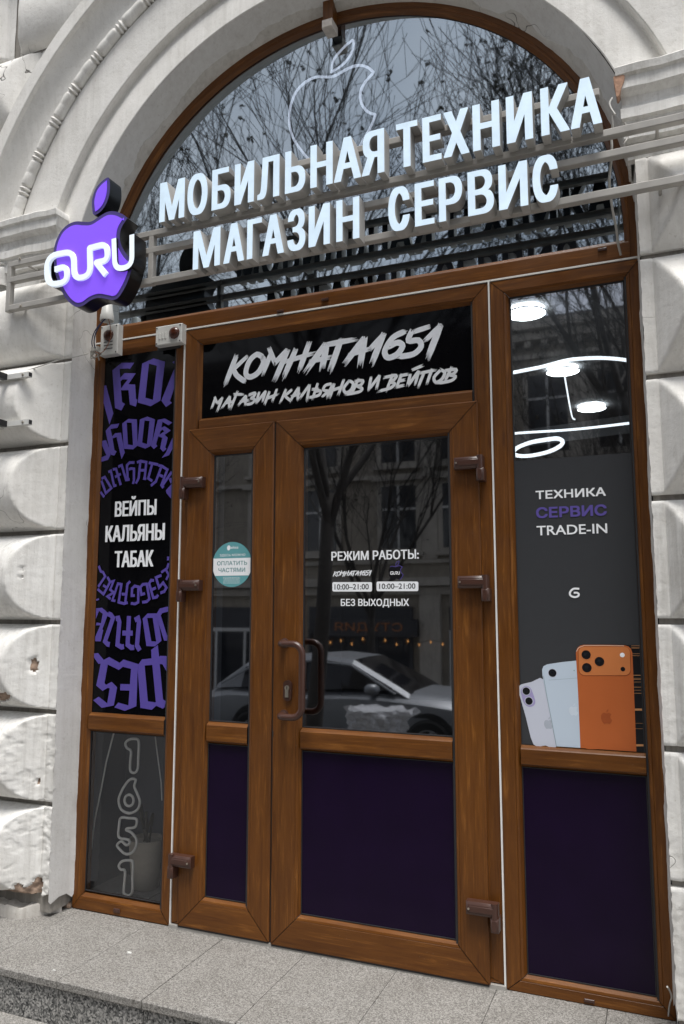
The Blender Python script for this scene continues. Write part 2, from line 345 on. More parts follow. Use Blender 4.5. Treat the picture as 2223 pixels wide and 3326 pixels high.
    def ribbon(s, pts, w, y0, y1=None, m_face=0, m_side=0, clampx=None):
        """flat or solid stroke along a polyline in (x,z)"""
        P = [Vector((p[0], p[1])) for p in pts]; n = len(P)
        Ws = w if isinstance(w, (list, tuple)) else [w] * n
        l, r = [], []
        for i in range(n):
            d1 = (P[i] - P[i - 1]).normalized() if i > 0 else None
            d2 = (P[i + 1] - P[i]).normalized() if i < n - 1 else None
            if d1 is None: d1 = d2
            if d2 is None: d2 = d1
            t = d1 + d2; t = t.normalized() if t.length > 1e-6 else d2
            nn = Vector((-t.y, t.x)); k = 1.0 / max(0.45, abs(nn.dot(Vector((-d1.y, d1.x)))))
            l.append(P[i] + nn * Ws[i] * 0.5 * k); r.append(P[i] - nn * Ws[i] * 0.5 * k)
        if clampx:
            for q in l + r: q.x = min(max(q.x, clampx[0]), clampx[1])
        vs = [(q.x, y0, q.y) for q in l] + [(q.x, y0, q.y) for q in r]
        s.add(vs, [(n + i, n + i + 1, i + 1, i) for i in range(n - 1)], m_face)
        if y1 is not None:
            loop = r + l[::-1]; k = len(loop)
            vs = [(q.x, y0, q.y) for q in loop] + [(q.x, y1, q.y) for q in loop]
            s.add(vs, [(i, k + i, k + (i + 1) % k, (i + 1) % k) for i in range(k)], m_side)
            vs = [(q.x, y1, q.y) for q in l] + [(q.x, y1, q.y) for q in r]
            s.add(vs, [(i, i + 1, n + i + 1, n + i) for i in range(n - 1)], m_side)
        return s
    def build(s, name, mats, parent=None, smooth=False):
        if not isinstance(mats, (list, tuple)): mats = [mats]
        o0 = Vector((0, 0, 0)); q = parent
        while q is not None: o0 += q.location; q = q.parent
        me = bpy.data.meshes.new(name)
        me.from_pydata([tuple(Vector(v) - o0 - s.o) for v in s.v], [], s.f)
        for mt in mats: me.materials.append(mt)
        me.polygons.foreach_set('material_index', s.m)
        if any(u is not None for u in s.uv):
            ul = me.uv_layers.new(name="UVMap"); d = ul.data
            for p, u in zip(me.polygons, s.uv):
                if u:
                    for li, c in zip(p.loop_indices, u): d[li].uv = c
        if smooth: me.polygons.foreach_set('use_smooth', [True] * len(me.polygons))
        me.validate(); me.update()
        o = bpy.data.objects.new(name, me); COL.objects.link(o); o.location = s.o
        if parent: o.parent = parent
        return o

def tag(o, label, cat, group=None):
    o['label'] = label; o['category'] = cat
    if group: o['group'] = group
    return o
def thing(name, label, cat, loc=(0, 0, 0), group=None):
    o = bpy.data.objects.new(name, None); COL.objects.link(o); o.location = loc; o.empty_display_size = 0.1
    return tag(o, label, cat, group)
def struct(o, kind='structure'): o['kind'] = kind; return o
def smooth_angle(o, deg=35):
    me = o.data; me.polygons.foreach_set('use_smooth', [True] * len(me.polygons))
    bm = bmesh.new(); bm.from_mesh(me)
    for e in bm.edges:
        if len(e.link_faces) != 2 or e.calc_face_angle(3.2) > radians(deg): e.smooth = False
    bm.to_mesh(me); bm.free(); return o
def recalc(o):
    bm = bmesh.new(); bm.from_mesh(o.data); bmesh.ops.recalc_face_normals(bm, faces=bm.faces); bm.to_mesh(o.data); bm.free(); return o

_tc = {}
def glyphs(text):
    """outline loops of a word in em units, solid on the left of each loop: [(outer, [holes])]"""
    if text in _tc: return _tc[text]
    cu = bpy.data.curves.new("lettering", 'FONT'); cu.body = text; cu.size = 1.0; cu.resolution_u = 4; cu.fill_mode = 'NONE'
    ob = bpy.data.objects.new("lettering", cu); COL.objects.link(ob)
    dg = bpy.context.evaluated_depsgraph_get(); dg.update()
    me = bpy.data.meshes.new_from_object(ob.evaluated_get(dg))
    pos = [(v.co.x, v.co.y) for v in me.vertices]; nb = {}
    for e in me.edges:
        a, b = e.vertices; nb.setdefault(a, []).append(b); nb.setdefault(b, []).append(a)
    bpy.data.objects.remove(ob); bpy.data.curves.remove(cu); bpy.data.meshes.remove(me)
    loops, seen = [], set()
    for v in nb:
        if v in seen: continue
        lp, cur = [v], v; seen.add(v)
        while True:
            n = [q for q in nb[cur] if q not in seen]
            if not n: break
            cur = n[0]; seen.add(cur); lp.append(cur)
        P = [pos[q] for q in lp]; P = [p for q, p in enumerate(P) if hypot(p[0] - P[q - 1][0], p[1] - P[q - 1][1]) > 1e-5]
        Q = []                                         # drop points on straight runs
        for q in range(len(P)):
            a, b, c = Vector(P[q - 1]), Vector(P[q]), Vector(P[(q + 1) % len(P)])
            if abs((b - a).normalized().cross((c - b).normalized())) > 0.004 or (b - a).dot(c - b) < 0: Q.append(P[q])
        if len(Q) > 2: loops.append(Q[::-1])           # font contours run clockwise round the solid
    loops.sort(key=lambda l: min(p[0] for p in l)); cl = []
    for l in loops:                                    # contours whose widths overlap belong to one letter
        a, b = min(p[0] for p in l), max(p[0] for p in l)
        if cl and a < cl[-1][1] - 1e-4: cl[-1][0].append(l); cl[-1][1] = max(cl[-1][1], b)
        else: cl.append([[l], b])
    _tc[text] = [c[0] for c in cl]; return _tc[text]
def wind(loops, Q):
    w = np.zeros(len(Q), int)
    for l in loops:
        P = np.array(l); A = P; Bq = np.roll(P, -1, 0)
        for (x0, y0), (x1, y1) in zip(A, Bq):
            if y0 == y1: continue
            t = (Q[:, 1] - y0) / (y1 - y0); xs = x0 + t * (x1 - x0); hit = xs > Q[:, 0]
            if y1 > y0: w += ((Q[:, 1] >= y0) & (Q[:, 1] < y1) & hit)
            else: w -= ((Q[:, 1] >= y1) & (Q[:, 1] < y0) & hit)
    return w
def fill(copies):
    """clean union of several outlines: (points, triangles, boundary edges)"""
    vs, es = [], []
    for loops in copies:
        for l in loops:
            b = len(vs); n = len(l); vs += [Vector(p) for p in l]; es += [(b + i, b + (i + 1) % n) for i in range(n)]
    pv, _, pf, _, _, _ = delaunay_2d_cdt(vs, es, [], 0, 1e-6)
    pts = [(v.x, v.y) for v in pv]; tris = [tuple(f) for f in pf]
    if not tris: return pts, [], []
    Q = np.array([[sum(pts[k][0] for k in f) / 3, sum(pts[k][1] for k in f) / 3] for f in tris]); ok = np.zeros(len(Q), bool)
    for loops in copies: ok |= wind(loops, Q) != 0
    out = []
    for f, o in zip(tris, ok):
        if o:
            a, b, c = (pts[k] for k in f)
            out.append(f if (b[0] - a[0]) * (c[1] - a[1]) - (b[1] - a[1]) * (c[0] - a[0]) > 0 else f[::-1])
    ed = {(f[i], f[(i + 1) % 3]) for f in out for i in range(3)}
    return pts, out, [e for e in ed if (e[1], e[0]) not in ed]
def word_shape(text, x0, x1, z0, z1, stem=0.2):
    """bold letters fitted to a box, one filled shape per letter; shifted copies make the heavier stems"""
    cls = glyphs(text); allp = [p for c in cls for l in c for p in l]
    ax, bx = min(p[0] for p in allp), max(p[0] for p in allp); az, bz = min(p[1] for p in allp), max(p[1] for p in allp)
    sx, sz = (x1 - x0) / (bx - ax), (z1 - z0) / (bz - az); cap = 0.727 * sz
    ox = max(0.0, (stem * cap - 0.092 * sx) / 2); oz = max(0.0, (stem * 0.80 * cap - 0.082 * sz) / 2)
    sx, sz = (x1 - x0 - 2 * ox) / (bx - ax), (z1 - z0 - 2 * oz) / (bz - az); res = []
    nx = 2 + int(2 * ox / (0.06 * sx)) if ox > 1e-5 else 0; nz = 1 + int(2 * oz / (0.05 * sz)) if oz > 1e-5 else 0
    for c in cls:
        copies = []
        for i in range(nx + 1):
            for j in range(nz + 1):
                dx = ox * (2 * i / nx - 1) if nx else 0.0; dz = oz * (2 * j / nz - 1) if nz else 0.0
                copies.append([[(x0 + ox + dx + (p[0] - ax) * sx, z0 + oz + dz + (p[1] - az) * sz) for p in l] for l in c])
        res.append(fill(copies))
    return res
def text_into(mb, text, x0, x1, z0, z1, y, stem=0.2, m=0):
    for pts, tr, ed in word_shape(text, x0, x1, z0, z1, stem): mb.add([(p[0], y, p[1]) for p in pts], tr, m)

def smoothpoly(P, closed=False, k=6):
    out = []; n = len(P)
    for i in range(n if closed else n - 1):
        p0 = P[(i - 1) % n] if (closed or i > 0) else P[i]; p1 = P[i]; p2 = P[(i + 1) % n]
        p3 = P[(i + 2) % n] if (closed or i + 2 < n) else p2
        for j in range(k):
            t = j / k
            out.append(tuple(0.5 * ((2 * b) + (-a + c) * t + (2 * a - 5 * b + 4 * c - d) * t * t + (-a + 3 * b - 3 * c + d) * t ** 3) for a, b, c, d in zip(p0, p1, p2, p3)))
    if not closed: out.append(tuple(P[-1]))
    return out
def inset(P, d):
    n = len(P); A = sum(P[i][0] * P[(i + 1) % n][1] - P[(i + 1) % n][0] * P[i][1] for i in range(n)); sg = 1 if A > 0 else -1
    out = []
    for i in range(n):
        a, b, c = Vector(P[i - 1][:2]), Vector(P[i][:2]), Vector(P[(i + 1) % n][:2])
        t = ((b - a).normalized() + (c - b).normalized()); t = t.normalized() if t.length > 1e-6 else (c - b).normalized()
        out.append((b.x - t.y * d * sg, b.y + t.x * d * sg))
    return out
def zm(x0, y0, sc, Y):
    """points read off an enlarged part of the photo -> (x, z) on the plane Y"""
    def f(P):
        r = []
        for p in P:
            w = W(x0 + p[0] * sc, y0 + p[1] * sc, Y); r.append((w.x, w.z))
        return r
    return f
def fbm(x, y, z, o=4): return noise.fractal(Vector((x, y, z)), 1.0, 2.0, o)


# ------------------------------------------------------------------ ground, steps, street
def slabs(name, mat, x0, x1, dx, y0, y1, z0, z1, jit=0.0015):
    mb = MB(); x = x0
    while x < x1 - 1e-6:
        dz = random.uniform(-jit, jit); e = min(x + dx, x1)
        mb.rbox(x + 0.0012, e - 0.0012, y0, y1, z0, z1 + dz, 0.003)
        x = e
    return struct(mb.build(name, mat))
AC = (0.255, 2.915)                                   # centre of the arch
struct(MB().box(-9, 9, -0.55, 0.4, -0.6, -0.034).build("landing_core", M['groove']))
slabs("landing", M['granite_top'], -5.347, 6, 0.394, -0.588, 0.06, -0.03, 0.0, 0.0006)
slabs("landing_riser", M['granite_riser'], -5.347, 6, 0.394, -0.574, -0.552, -0.17, -0.0305, 0.0)
slabs("lower_step", M['granite_top'], -5.247, 6, 0.591, -0.93, -0.576, -0.20, -0.168)
slabs("lower_step_riser", M['granite_riser'], -5.247, 6, 0.591, -0.918, -0.90, -0.335, -0.2005, 0.0)
struct(MB().box(-40, 40, -6.2, -0.9, -0.95, -0.335).build("pavement", M['paving']))
struct(MB().rbox(-40, 40, -6.36, -6.201, -0.95, -0.33, 0.01).build("kerb", M['granite_top']))
struct(MB().add([(-60, -6.361, -0.52), (60, -6.361, -0.52), (60, -13.2, -1.62), (-60, -13.2, -1.62)], [(0, 3, 2, 1)]).build("road", M['asphalt']))   # the street falls away from the shop
struct(MB().box(-40, 40, -16.6, -13.2, -1.75, -1.5).build("far_pavement", M['paving']))
struct(MB().box(-120, 120, -120, 60, -2.1, -1.76).build("ground", M['asphalt']))

for k, (px, py, s, lb) in enumerate(((420, 3095, 0.016, "largest white paint flake lying on the middle of the granite landing"),
                                 (176, 3153, 0.008, "small white paint flake near the chipped front edge of the landing"),
                                 (478, 2990, 0.009, "white paint flake at the foot of the brown shop frame"))):
    p = G(px, py, 0.001)
    P = [(s * (0.7 + 0.5 * random.random()) * cos(a), s * 0.45 * sin(a)) for a in [i * pi / 3.5 for i in range(7)]]
    mb = MB((p.x, p.y, 0.0015)); n = len(P)
    mb.add([(p.x + a, p.y + b, 0.0015) for a, b in P] + [(p.x + a * .8, p.y + b * .8, 0.0045) for a, b in P], [tuple(range(n, 2 * n))] + [(i, (i + 1) % n, n + (i + 1) % n, n + i) for i in range(n)])
    tag(mb.build("paint_flake", M['white_plastic']), lb, "paint flake", "white paint flakes on the landing")

# ------------------------------------------------------------------ the building front
B = thing("building", "white stucco building front with rusticated piers and a moulded arch round the shop entrance", "building", (0.25, 0.3, 0))
def grid_block(x0, x1, z0, z1, ybase, p, mar_l, mar_r, hip=0.15, hipl=None, mz=0.0, power=2.0, res=0.011, rmin=None, rough=0.0, edge=0.0, seed=0.0, bottom=0.0, chips=()):
    """one rusticated stone: flat margin, barrel-shaped boss hipped at its ends"""
    nx, nz = max(8, int((x1 - x0) / res / 1.3)), max(8, int((z1 - z0) / res)); zc, hz = (z0 + z1) / 2, (z1 - z0) / 2 - mz
    bx0, bx1 = x0 + mar_l, x1 - mar_r; vs, fs, keep = [], [], {}
    hl = hip if hipl is None else hipl
    for i in range(nx + 1):
        for j in range(nz + 1):
            x = x0 + (x1 - x0) * i / nx; z = z0 + (z1 - z0) * j / nz
            u = min(1.0, abs(z - zc) / hz); prof = max(0.0, 1 - u ** power) ** (1 / power)
            e = min((x - bx0) / hl if hl > 0 else 9, (bx1 - x) / hip if hip > 0 else 9)
            h = 0.0
            if e > 0: h = p * max(0.0, min(prof, e))
            if bx1 - x < 0.009 and bx1 - x > -0.004 and mar_r > 0.03 or x - bx0 < 0.009 and x - bx0 > -0.004 and mar_l > 0.03: h -= 0.005
            h += 0.0016 * fbm(x * 9 + seed, z * 9, seed, 4)
            if rough: 
                k = fbm(x * 5 + seed * 3, z * 5, 4.2, 3)
                h += rough * 0.45 * fbm(x * 34 + seed, z * 34, 1.7, 6) * max(0, min(1, k * 2 + 0.5))
                fl = fbm(x * 10 + seed * 2, z * 10, 7.7, 6)
                if rough > 0.008 and fl > 0.22 - 0.25 * k: h -= 0.0028 * min(1, (fl - 0.22 + 0.25 * k) * 14)
            zz = z
            if bottom and j < 3: zz += bottom * (3 - j) / 3 * (fbm(x * 14, seed, 2.0, 4) + 0.3)
            if edge and (i == nx or i == 0): x += edge * fbm(z * 26, seed + i, 3.1, 6) * (1 if i else -1)
            if j == 0 or j == nz: h -= 0.004
            vs.append((x, ybase - h, zz))
    for i in range(nx):
        for j in range(nz):
            a = i * (nz + 1) + j; q = (a, a + nz + 1, a + nz + 2, a + 1)
            if rmin and all(hypot(vs[k][0] - AC[0], vs[k][2] - AC[1]) < rmin for k in q): continue
            fs.append(q)
    def inpoly(p, l):
        r = False
        for i in range(len(l)):
            (a0, b0), (a1, b1) = l[i - 1], l[i]
            if (b0 > p[1]) != (b1 > p[1]) and p[0] < (a1 - a0) * (p[1] - b0) / (b1 - b0) + a0: r = not r
        return r
    mb = MB()
    if chips:
        inn = {k for k, v in enumerate(vs) if any(inpoly(PX(v), c) for c in chips)}
        for k in inn: x, y, z = vs[k]; vs[k] = (x, y + 0.010 + 0.008 * fbm(x * 40, z * 40, 1.0, 4), z)
        mb.add(vs, [q for q in fs if not all(k in inn for k in q)]); mb.add(vs, [q for q in fs if all(k in inn for k in q)], 1)
    else: mb.add(vs, fs)
    if not rmin:                                       # sides back to the wall
        n1 = nz + 1
        bo = [k * n1 for k in range(nx + 1)]; to = [k * n1 + nz for k in range(nx + 1)]; le = list(range(nz + 1)); ri = [nx * n1 + k for k in range(nz + 1)]
        for loop, flip in ((bo, False), (to, True), (le, True), (ri, False)):
            q = [vs[k] for k in loop]; n = len(q); vv = q + [(a, ybase + 0.03, c) for a, b, c in q]
            mb.add(vv, [((i, n + i, n + i + 1, i + 1) if flip else (i, i + 1, n + i + 1, n + i)) for i in range(n - 1)])
    else:
        mb.box(x0, x1, ybase + 0.012, ybase + 0.016, z0, z1) if False else None
    return mb

def rubble(px, py, w, h, seed, mat):
    p = G(px, py, 0.0); vs, fs = [], []; n, m_ = 14, 8
    for i in range(m_ + 1):
        t = pi * i / m_
        for k in range(n):
            a = 2 * pi * k / n; s = lambda q: math.copysign(abs(q) ** 0.55, q)
            q = Vector((s(cos(a)) * sin(t) ** .6 * w, s(sin(a)) * sin(t) ** .6 * w * .7, -s(cos(t)) * h)); f_ = 1 + 0.22 * fbm(q.x * 40 + seed, q.y * 40, q.z * 40, 4)
            vs.append((p.x + q.x * f_, p.y + q.y * f_ + w * .6, max(0.0008, h * .8 + q.z * f_)))
    for i in range(m_):
        for k in range(n): fs.append((i * n + k, i * n + (k + 1) % n, (i + 1) * n + (k + 1) % n, (i + 1) * n + k))
    return smooth_angle(MB().add(vs, fs).build("broken_brick", mat, B), 25)
for _a in ((200, 2948, 0.045, 0.016, 1.0, M['brick']), (224, 2938, 0.025, 0.016, 2.0, M['brick'])): rubble(*_a)
def ragged(cx, cy, rx, ry, seed, n=44, amp=0.4):
    return [(cx + rx * cos(2 * pi * k / n) * (1 + amp * fbm(cos(2 * pi * k / n) * 1.7, sin(2 * pi * k / n) * 1.7, seed, 4)), cy + ry * sin(2 * pi * k / n) * (1 + amp * fbm(cos(2 * pi * k / n) * 1.7, sin(2 * pi * k / n) * 1.7, seed, 4))) for k in range(n)]
_z = 500 / 1568
CHIPS = {0: [[(a * _z, 2560 + b * _z) for a, b in ((118, 1100), (118, 1040), (130, 985), (190, 970), (240, 1010), (300, 985), (345, 915), (395, 885), (435, 930), (432, 1010), (412, 1120), (290, 1140))], ragged(20, 2900, 60, 10, 5.0)],
         1: [ragged(40, 2600, 26, 8, 8.0), ragged(120, 2540, 8, 14, 2.0)], 2: [ragged(107, 2161, 17, 26, 3.0, amp=.25), ragged(8, 2262, 24, 16, 5.0)], 3: [ragged(70, 1848, 6, 8, 1.0), ragged(71, 1873, 4, 6, 7.0)]}
# piers: a core with dirty open joints, stones in front of it, a flat reveal beside the frame
for side, xe, xo, yb, js in (("l", -1.081, -3.2, -0.148, (0.094, 0.504, 0.928, 1.35, 1.789, 2.226, 2.659, 3.10)),
                             ("r", 1.581, 3.9, -0.168, (0.075, 0.507, 0.945, 1.375, 1.808, 2.25, 2.705, 3.10))):
    a, b = min(xe, xo), max(xe, xo)
    MB().box(a + (0 if side == "l" else 0.004), b - (0.004 if side == "l" else 0), yb + 0.022, 0.3, 0.02, 3.12).build("pier", M['groove'], B)
    for k in range(len(js) - 1):
        z0, z1 = js[k] + (0.012 if k else 0.0), js[k + 1] - 0.010
        low = k < 2 and side == "l" or k < 1
        w1 = 1.02 if k % 2 else 0.86
        kw = dict(mz=0.006, rough=0.0085 if low else (0.004 if k < 3 else 0.002), edge=0.004 if low else 0.0025, bottom=0.03 if k == 0 else 0.0)
        if side == "l":
            s1 = grid_block(xe - w1, xe, z0, z1, yb, 0.145 if k < 6 else 0.095, 0.02, 0.05, 0.165, 0.165, power=2.0, seed=k * 2.3, chips=CHIPS.get(k, ()), **dict(kw, res=0.005 if k < 2 else 0.0065))
            s2 = grid_block(xo, xe - w1 - 0.012, z0, z1, yb, 0.145 if k < 6 else 0.095, 0.02, 0.02, 0.16, 0.16, res=0.03, seed=k * 1.3 + 9, **dict(kw, edge=0))
        else:
            s1 = grid_block(xe, xe + w1, z0, z1, yb, 0.145 if k < 6 else 0.095, 0.040, 0.02, 0.115, 0.115, power=1.15, seed=k * 2.9 + 40, **dict(kw, res=0.0065))
            s2 = grid_block(xe + w1 + 0.012, xo, z0, z1, yb, 0.145 if k < 6 else 0.095, 0.02, 0.02, 0.16, 0.16, res=0.03, seed=k * 1.3 + 19, **dict(kw, edge=0))
        for s in (s1, s2): smooth_angle(s.build("rusticated_stone", [M['plaster2'] if low or k < 4 else M['plaster'], M['brick']], B), 50)
    # reveal (smooth paint, ragged where it meets the frame)
    nz = 150; vs = []
    xi = -1.060 if side == "l" else 1.571
    for j in range(nz + 1):
        z = 0.06 + (3.12 - 0.06) * j / nz
        rg = 0.006 * fbm(z * 9, 3.0 if side == "l" else 8.0, 0.5, 5)
        zf = z + (0.03 * fbm(1, 2.0, 3) if j == 0 else 0)
        for t in (0.0, 0.08, 0.3, 0.6, 0.92, 1.0):
            x = xi + (xe - xi) * t + (rg if t == 0 else 0) + 0.0025 * fbm(z * 3, t * 5, 6.0, 3)
            vs.append((x, 0.004 + (yb + 0.004 - 0.004) * t, z + (0.035 * (0.4 + fbm(t * 6, 4.0, 1.0, 4)) if j == 0 else 0)))
    fs = [((j * 6 + i, j * 6 + i + 1, j * 6 + i + 7, j * 6 + i + 6) if side == "r" else (j * 6 + i, j * 6 + i + 6, j * 6 + i + 7, j * 6 + i + 1)) for j in range(nz) for i in range(5)]
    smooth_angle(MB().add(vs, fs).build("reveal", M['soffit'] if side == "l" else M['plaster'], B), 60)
    # crumbled plinth course at the foot
    mb = MB(); vs = []; nx, ny = 60, 14; xa, xb = (xo, -1.085) if side == "l" else (1.60, xo)
    for i in range(nx + 1):
        for j in range(ny + 1):
            x = xa + (xb - xa) * (i / nx) ** (0.5 if side == "l" else 2); t = j / ny
            yf = -0.20 + 0.02 * fbm(x * 7, 1, 2, 4) + (0.15 * max(0, (x + 1.20) / 0.115) if side == "l" and x > -1.20 else 0)
            y = yf + (0.0 - yf) * max(0, (t - 0.2) / 0.8); h = 0.05 * min(1, t / 0.2) + 0.022 * fbm(x * 11, y * 11, 5, 5) * (1 if j else 0)
            vs.append((x, y, max(0.0005, h) if j else -0.01))
    mb.add(vs, [(i * (ny + 1) + j, (i + 1) * (ny + 1) + j, (i + 1) * (ny + 1) + j + 1, i * (ny + 1) + j + 1) for i in range(nx) for j in range(ny)])
    smooth_angle(mb.build("plinth", M['mortar'], B), 30)

def blob(cx, cz, rx, rz, y, seed, n=40, amp=0.35):
    return [(cx + rx * cos(2 * pi * k / n) * (1 + amp * fbm(cos(2 * pi * k / n) * 1.6, sin(2 * pi * k / n) * 1.6, seed, 4)),
             cz + rz * sin(2 * pi * k / n) * (1 + amp * fbm(cos(2 * pi * k / n) * 1.6, sin(2 * pi * k / n) * 1.6, seed, 4))) for k in range(n)]
z6 = 500 / 1568
# wall above the imposts, outside the archivolt
mb = MB(); vs = []; nx, nz = 180, 90; x0, x1, z0, z1 = -7.0, 7.5, 3.05, 7.2
for i in range(nx + 1):
    for j in range(nz + 1): vs.append((x0 + (x1 - x0) * i / nx, -0.140, z0 + (z1 - z0) * j / nz))
fs = []
for i in range(nx):
    for j in range(nz):
        a = i * (nz + 1) + j; q = (a, a + nz + 1, a + nz + 2, a + 1)
        if all(hypot(vs[k][0] - AC[0], vs[k][2] - AC[1]) < 2.0 for k in q): continue
        fs.append(q)
mb.add(vs, fs); mb.build("upper_wall", M['groove'], B)
for a, b in ((-7, -3.2), (3.9, 7.5)): MB().box(a, b, -0.14, 0.3, -0.02, 3.05).build("side_wall", M['plaster2'], B)
for (xa, xb, za, zb, ml, mr) in ((-3.2, -1.335, 3.995, 4.425, 0.05, 0.05), (-3.2, -1.578, 4.435, 4.862, 0.05, 0.045), (-1.535, 1.95, 4.435, 4.862, 0.012, 0.045),
                                 (-3.2, -1.55, 3.55, 3.985, 0.05, 0.05), (2.0, 3.9, 4.435, 4.862, 0.05, 0.05), (1.85, 3.9, 3.995, 4.425, 0.05, 0.05), (2.0, 3.9, 3.55, 3.985, 0.05, 0.05),
                                 (-3.2, -0.6, 4.872, 5.3, 0.05, 0.05), (-0.55, 2.5, 4.872, 5.3, 0.05, 0.05)):
    smooth_angle(grid_block(xa, xb, za, zb, -0.146, 0.078, ml, mr, 0.2, 0.2 if ml > 0.02 else 0.03, mz=0.005, rmin=1.99, rough=0.002, res=0.013, seed=xa).build("rusticated_stone", M['plaster'], B), 50)

# archivolt: (radius, depth) profile turned round the arch
def arc_sweep(prof, a0, a1, n, wob=0.0, seed=0.0):
    vs, k = [], len(prof)
    for i in range(n + 1):
        a = a0 + (a1 - a0) * i / n
        for (r, y) in prof:
            w = wob * fbm(cos(a) * 4 + r * 3, sin(a) * 4, seed + y * 9, 4)
            vs.append((AC[0] + (r + w) * cos(a), y + w * 0.5, AC[1] + (r + w) * sin(a)))
    return vs, [(i * k + j, (i + 1) * k + j, (i + 1) * k + j + 1, i * k + j + 1) for i in range(n) for j in range(k - 1)]
prof = [(1.384, -0.146), (1.388, -0.150), (1.45, -0.147), (1.50, -0.142), (1.535, -0.132), (1.548, -0.128), (1.552, -0.130), (1.556, -0.163), (1.560, -0.167), (1.68, -0.168), (1.776, -0.168),
        (1.782, -0.160), (1.79, -0.158), (1.845, -0.160), (1.852, -0.168), (1.87, -0.166), (1.90, -0.168), (1.945, -0.180), (1.978, -0.202), (1.992, -0.218), (1.996, -0.236), (2.0, -0.240), (2.068, -0.241), (2.073, -0.236), (2.076, -0.13)]
vs, fs = arc_sweep(prof, radians(3), radians(177), 260, 0.0035, 2.0)
smooth_angle(MB().add(vs, fs).build("archivolt", M['plaster'], B), 28)
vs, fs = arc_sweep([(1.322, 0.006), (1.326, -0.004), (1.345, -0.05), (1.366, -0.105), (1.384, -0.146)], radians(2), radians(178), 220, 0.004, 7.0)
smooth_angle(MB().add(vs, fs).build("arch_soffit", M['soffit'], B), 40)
# broken repair mortar hugging the frame
vs = []; n = 420
for i in range(n + 1):
    a = radians(4 + 172 * i / n); e = 0.5 + fbm(cos(a) * 7, sin(a) * 7, 3.3, 5) * 0.9
    d = 0.018 + 0.042 * max(0, min(1, e)) * (1.0 if 0.2 < a < 2.6 else 0.5)
    for (t, lift) in ((0.0, 0.012), (0.15, 0.010), (0.85, 0.008), (1.0, 0.0)):
        y = 0.004 - d * t; r = 1.326 + (1.384 - 1.326) * (-y / 0.146 if y < 0 else 0)
        vs.append((AC[0] + (r - lift + 0.004 * fbm(a * 30, t * 3, 1, 3) * (1 - t)) * cos(a), y, AC[1] + (r - lift) * sin(a)))
smooth_angle(MB().add(vs, [(i * 4 + j, (i + 1) * 4 + j, (i + 1) * 4 + j + 1, i * 4 + j + 1) for i in range(n) for j in range(3)]).build("repair_mortar", M['mortar'], B), 40)
# bead and reel rod
prof = []; a = radians(8)
step = radians(6.2); base = radians(126.6); vs = []; sides = 10; n = 1300; A0, A1 = radians(8), radians(174)
for i in range(n + 1):
    a = A0 + (A1 - A0) * i / n
    d = ((a - base + step / 2) % step) - step / 2; d /= step              # -0.5..0.5, 0 at the middle of a pair of reels
    ad_ = abs(d)
    if ad_ < 0.018: r = 0.020
    elif ad_ < 0.105: r = 0.020 + 0.0145 * sin((ad_ - 0.018) / 0.087 * pi) ** 0.7
    elif ad_ < 0.13: r = 0.020
    else: r = 0.020 + 0.010 * min(1, (ad_ - 0.13) / 0.05) ** 0.5 + 0.002 * sin((ad_ - 0.13) / 0.37 * pi)
    r *= 1 + 0.08 * fbm(a * 20, 1, 2, 3)
    for k in range(sides):
        t = 2 * pi * k / sides; rr = 1.813 + r * cos(t)
        vs.append((AC[0] + rr * cos(a), -0.172 - r * 0.95 * sin(t), AC[1] + rr * sin(a)))
fs = [(i * sides + k, (i + 1) * sides + k, (i + 1) * sides + (k + 1) % sides, i * sides + (k + 1) % sides) for i in range(n) for k in range(sides)]
o = MB().add(vs, fs).build("bead_moulding", M['plaster'], B); smooth_angle(o, 60)

# imposts: moulded cornice blocks the arch stands on
imp = [(-0.05, 3.455), (-0.238, 3.430), (-0.243, 3.425), (-0.240, 3.398), (-0.232, 3.394), (-0.228, 3.390), (-0.226, 3.345), (-0.220, 3.338), (-0.196, 3.325), (-0.190, 3.300), (-0.196, 3.283), (-0.206, 3.276), (-0.206, 3.238),
       (-0.192, 3.232), (-0.188, 3.215), (-0.188, 3.165), (-0.160, 3.158), (-0.160, 3.095), (-0.13, 3.09)]
for side in ("l", "r"):
    vs = []; k = len(imp)
    if side == "l": st = [(-3.2 + (2.06) * i / 60, None) for i in range(61)]
    else: st = [(1.527 + 2.37 * i / 60, None) for i in range(61)]
    end = st[-1][0] if side == "l" else st[0][0]
    rows = []
    for (x, _) in st:
        rows.append([(x + 0.004 * fbm(x * 6, z * 6, 1.0, 3), y + 0.005 * fbm(x * 9, z * 14, 4.0, 4), z + 0.006 * fbm(x * 7, y * 20, 9.0, 4)) for (y, z) in imp])
    tip = []
    for t in (0.35, 0.7, 1.0):                         # return of the moulding into the reveal
        row = []
        for (y, z) in imp:
            e = (-y - 0.13) ; xx = end + (0.0 if side == "l" else 0.0) - (0.10 - max(0, e)) * (1 if side == "l" else -1) * 0.55 * 0
            row.append((xx + (e - 0.11) * (0.5 if side == "l" else -0.35) + 0.004 * fbm(t * 9, z * 12, 2, 3), y + (0.02 - y) * t, z))
        tip.append(row)
    # shift the front rows near the end so that the corner follows the same returned profile
    src = rows if side == "l" else rows[::-1]
    last = src[-1]; src[-1] = [(end + (-y - 0.13 - 0.11) * (0.5 if side == "l" else -0.35), q[1], q[2]) for (y, z), q in zip(imp, last)]
    allr = src + tip
    vs = [q for r in allr for q in r]
    fs = [((i * k + j, i * k + j + 1, (i + 1) * k + j + 1, (i + 1) * k + j)) for i in range(len(allr) - 1) for j in range(k - 1)]
    o = MB().add(vs, fs).build("impost", M['plaster2'], B); recalc(o); smooth_angle(o, 30)
